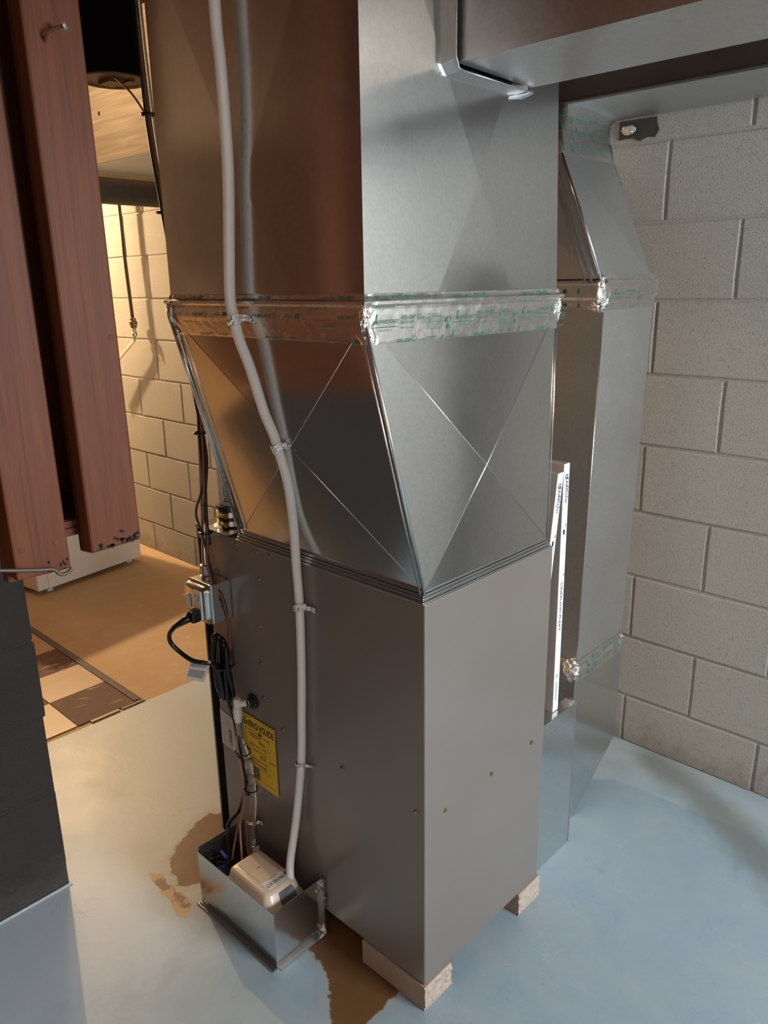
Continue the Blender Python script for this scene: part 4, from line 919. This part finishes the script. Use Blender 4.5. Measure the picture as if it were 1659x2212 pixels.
# ------------------------------------------------------------------ overhead things behind the plenum
fp = thing('flue_pipe', 'black round flue pipe hanging open-ended from the joists', 'pipe', (-.055, .78, 1.84))
FC = (-.052, .775)
g = G(); n = 32
for r_, z in ((.0665, 2.37), (.0665, 1.836), (.0655, 1.836), (.0655, 1.88)): g.v += [Vector((FC[0]+r_*math.cos(2*math.pi*k/n), FC[1]+r_*math.sin(2*math.pi*k/n), z)) for k in range(n)]
g.f = [(i*n+k, i*n+(k+1) % n, (i+1)*n+(k+1) % n, (i+1)*n+k) for i in range(3) for k in range(n)]
obj('pipe_wall', g, 'matte_black', fp, sm=True, bev=.0006)
obj('end_rim', G().lathe((*FC, 1.8365), [(.0662, 0), (.0675, -.0025), (.0655, -.004), (.0600, -.001), (.058, .008)], 32), 'rust_tin', fp)
obj('inner_baffle', G().box(FC[0]-.02, FC[0]+.012, FC[1]-.02, FC[1]+.025, 1.828, 1.838).box(FC[0]+.018, FC[0]+.03, FC[1]-.03, FC[1]+.02, 1.831, 1.838), 'rust_tin', fp)
obj('hanging_wire', G().tube(spline([(-.070, .74, 1.833), (-.060, .70, 1.80), (-.050, .676, 1.765)], 6), .0022, 8), 'zinc', fp, sm=True)
bm_ = thing('boxed_beam', 'pale weathered beam boxed with boards under the far joists', 'beam', (.8, 2.0, 1.9))
obj('side_board', G().box(.69, .708, .8, 2.47, 1.904, 2.36), 'wood_tan', bm_)
obj('soffit', G().box(.691, 1.05, .8, 2.44, 1.900, 1.9035), 'sheet', bm_)
obj('end_trim', G().box(.691, 1.17, 2.44, 2.455, 1.892, 1.91), 'wood_pale', bm_)
obj('end_trim', G().box(.691, 1.17, 2.458, 2.48, 1.885, 1.925), 'wood_pale', bm_)
obj('knot_hole', G().lathe((.6898, 2.22, 2.075), [(.008, 0), (.006, -.0006)], 10, 'x'), 'ink', bm_)
dp = thing('drain_pipe', 'thick dark cast-iron drain pipe crossing below the boxed beam', 'pipe', (.75, 2.56, 1.845))
obj('pipe', G().lathe((0, 2.56, 1.847), [(.060, .25), (.060, XW-.006)], 28, 'x'), 'iron', dp, sm=True)
wp = thing('water_pipe', 'thin dark supply pipe with lever valve on the sunlit block wall', 'pipe', (1.14, 2.94, 1.2))
obj('pipe', G().tube([(1.14, 2.953, 2.0), (1.14, 2.951, 1.6), (1.14, 2.935, 1.285)], .0088, 12), 'steel_pipe', wp, sm=True)
obj('valve_body', G().lathe((1.14, 2.932, 1.235), [(.010, 0), (.016, .004), (.016, .014), (.020, .018), (.020, .034), (.015, .038), (.015, .050), (.010, .053)], 12).tube([(1.14, 2.965, 1.262), (1.14, 2.94, 1.262)], [.008, .012], 10), 'brass', wp)
obj('valve_lever', G().bar((1.132, 2.928, 1.262), (1.128, 2.905, 1.262), .008, .010).bar((1.128, 2.907, 1.263), (1.128, 2.892, 1.20), .003, .010), 'steel_pipe', wp)
obj('hose_bib', G().lathe((1.14, 2.930, 1.196), [(.010, 0), (.014, .004), (.014, .014), (.009, .018), (.009, .040)], 12), 'zinc', wp)
obj('supply_hose', G().tube(spline([(1.14, 2.930, 1.20), (1.139, 2.936, 1.178), (1.135, 2.975, 1.150), (1.13, 3.09, 1.080), (1.12, 3.25, .98)], 6), .0088, 10), 'zinc', wp, sm=True)

ap = thing('washing_machine', 'white enamel laundry appliance standing on small feet by the far wall', 'appliance', (.72, 3.15, 0))
a0, a1 = Vector((.430, 2.815, 0)), Vector((1.035, 2.912, 0)); dv = (a1-a0).normalized(); nv = Vector((-dv.y, dv.x, 0)); Wd = (a1-a0).length
def ab(u0, u1, d0, d1, z0, z1): return [a0+dv*u+nv*d+Vector((0, 0, z)) for z in (z0, z1) for u, d in ((u0, d0), (u1, d0), (u1, d1), (u0, d1))]
obj('cabinet', G().hull8(ab(0, Wd, .004, .62, .026, .90)), 'enamel', ap, bev=.008, seg=3)
obj('front_panel', G().hull8(ab(.055, Wd-.004, 0, .0045, .028, .86)), 'enamel', ap, bev=.002)
for u in (.085, Wd-.05):
    for d in (.05, .55): obj('foot', G().lathe(a0+dv*u+nv*d, [(.016, 0), (.016, .012), (.007, .014), (.007, .03)], 12), 'white_plastic', ap)

# ------------------------------------------------------------------ hung wooden post rack above the black wall
rk = thing('storage_rack', 'red-brown wooden post rack hanging above the black block wall', 'rack', (-.6, .4, 1.05))
obj('post', G().hull8([(-.4385, .300, 1.043), (-.3535, .300, 1.046), (-.3535, .342, 1.040), (-.4385, .342, 1.038), (-.4415, .300, 2.37), (-.3625, .300, 2.37), (-.3625, .342, 2.37), (-.4415, .342, 2.37)]), 'wood', rk, bev=.0035)
obj('post', G().hull8([(-.5575, .288, 1.036), (-.4775, .288, 1.034), (-.4775, .328, 1.034), (-.5575, .328, 1.036), (-.566, .288, 2.37), (-.487, .288, 2.37), (-.487, .328, 2.37), (-.566, .328, 2.37)]), 'wood', rk, bev=.003)
obj('backing_board', G().hull8([(-.556, .3285, 1.022), (-.489, .3285, 1.020), (-.489, .348, 1.020), (-.556, .348, 1.022), (-.565, .3285, 2.37), (-.50, .3285, 2.37), (-.50, .348, 2.37), (-.565, .348, 2.37)]), 'wood', rk, bev=.002)
for k in range(5):
    x = -.70-k*.19; obj('post', G().box(x, x+.085, .300, .342, 1.04, 2.37), 'wood', rk, bev=.003)
bp = obj('bottom_shelf', G().box(-1.55, -.372, .344, .88, 1.070, 1.092), 'wood_dark', rk)
obj('shelf_edge', G().box(-1.55, -.372, .336, .3435, 1.068, 1.080).box(-1.55, -.372, .3385, .3435, 1.081, 1.091), 'wood', bp)
obj('side_panel', G().box(-.372, -.356, .344, .60, 1.045, 2.37), 'wood', rk)
obj('side_panel', G().box(-.372, -.358, .602, .88, 1.045, 2.37), 'wood', rk)
obj('back_panel', G().box(-1.55, -.374, .882, .892, 1.0, 2.37), 'wood_dark', rk)
obj('cleat', G().box(-.470, -.448, .36, .40, 1.093, 2.37), 'wood_dark', rk)
obj('cleat', G().box(-.62, -.58, .50, .54, 1.093, 2.37), 'wood_dark', rk)
g = G(); r = random.Random(12)
for k in range(26):
    x = -.431+r.random()**.6*.076; z = 1.0475+abs(r.gauss(0, .006)); w = r.uniform(.0012, .005); h = r.uniform(.001, .0045)
    g.poly([Vector((x+w*math.cos(a)*r.uniform(.6, 1.2), .2994, z+h*math.sin(a)*r.uniform(.6, 1.2))) for a in [i*math.pi/4 for i in range(8)]])
for x, z in ((-.388, 1.068), (-.384, 1.067), (-.493, 1.044), (-.489, 1.047), (-.486, 1.043), (-.483, 1.05), (-.510, 1.052)):
    w = .0016; yy = .2994 if x > -.45 else .2874; g.poly([Vector((x+w*math.cos(a), yy, z+.003*math.sin(a))) for a in [i*math.pi/4 for i in range(8)]])
obj('paint_chips', g, 'navy_chip', rk, fix=False, label='dark navy paint chips')
for p in ((-.545, .2885, 1.080), (-.4955, .2885, 1.079)): obj('screw_head', G().lathe(p, [(.0045, 0), (.0045, -.0012), (.003, -.0016)], 10, 'y'), 'rusty', rk)
obj('screw_head', G().lathe((-.3665, .3005, 1.366), [(.0045, 0), (.0045, -.0012), (.003, -.0016)], 10, 'y'), 'rusty', rk)
na = thing('bent_nail', 'bent rusty nail sticking out of the right wooden post', 'nail', (-.405, .295, 1.755))
obj('shank', G().tube(spline([(-.4125, .3012, 1.746), (-.414, .292, 1.752), (-.409, .285, 1.758), (-.397, .274, 1.7625)], 5), .0022, 8), 'rusty', na, sm=True)
obj('nail_head', G().tube([(-.3975, .2745, 1.7622), (-.3955, .2727, 1.7630)], .0052, 14), 'nailhead', na)
tag(obj('wire_hook', G().tube(spline([(-.75, .279, 1.120), (-.60, .279, 1.068), (-.535, .279, 1.0495), (-.509, .278, 1.0435), (-.503, .277, 1.036), (-.497, .276, 1.0325), (-.489, .276, 1.0335), (-.482, .276, 1.0385)], 6), .0028, 8), 'steel_pipe', sm=True), 'grey steel wire hook under the left wooden post', 'hook')
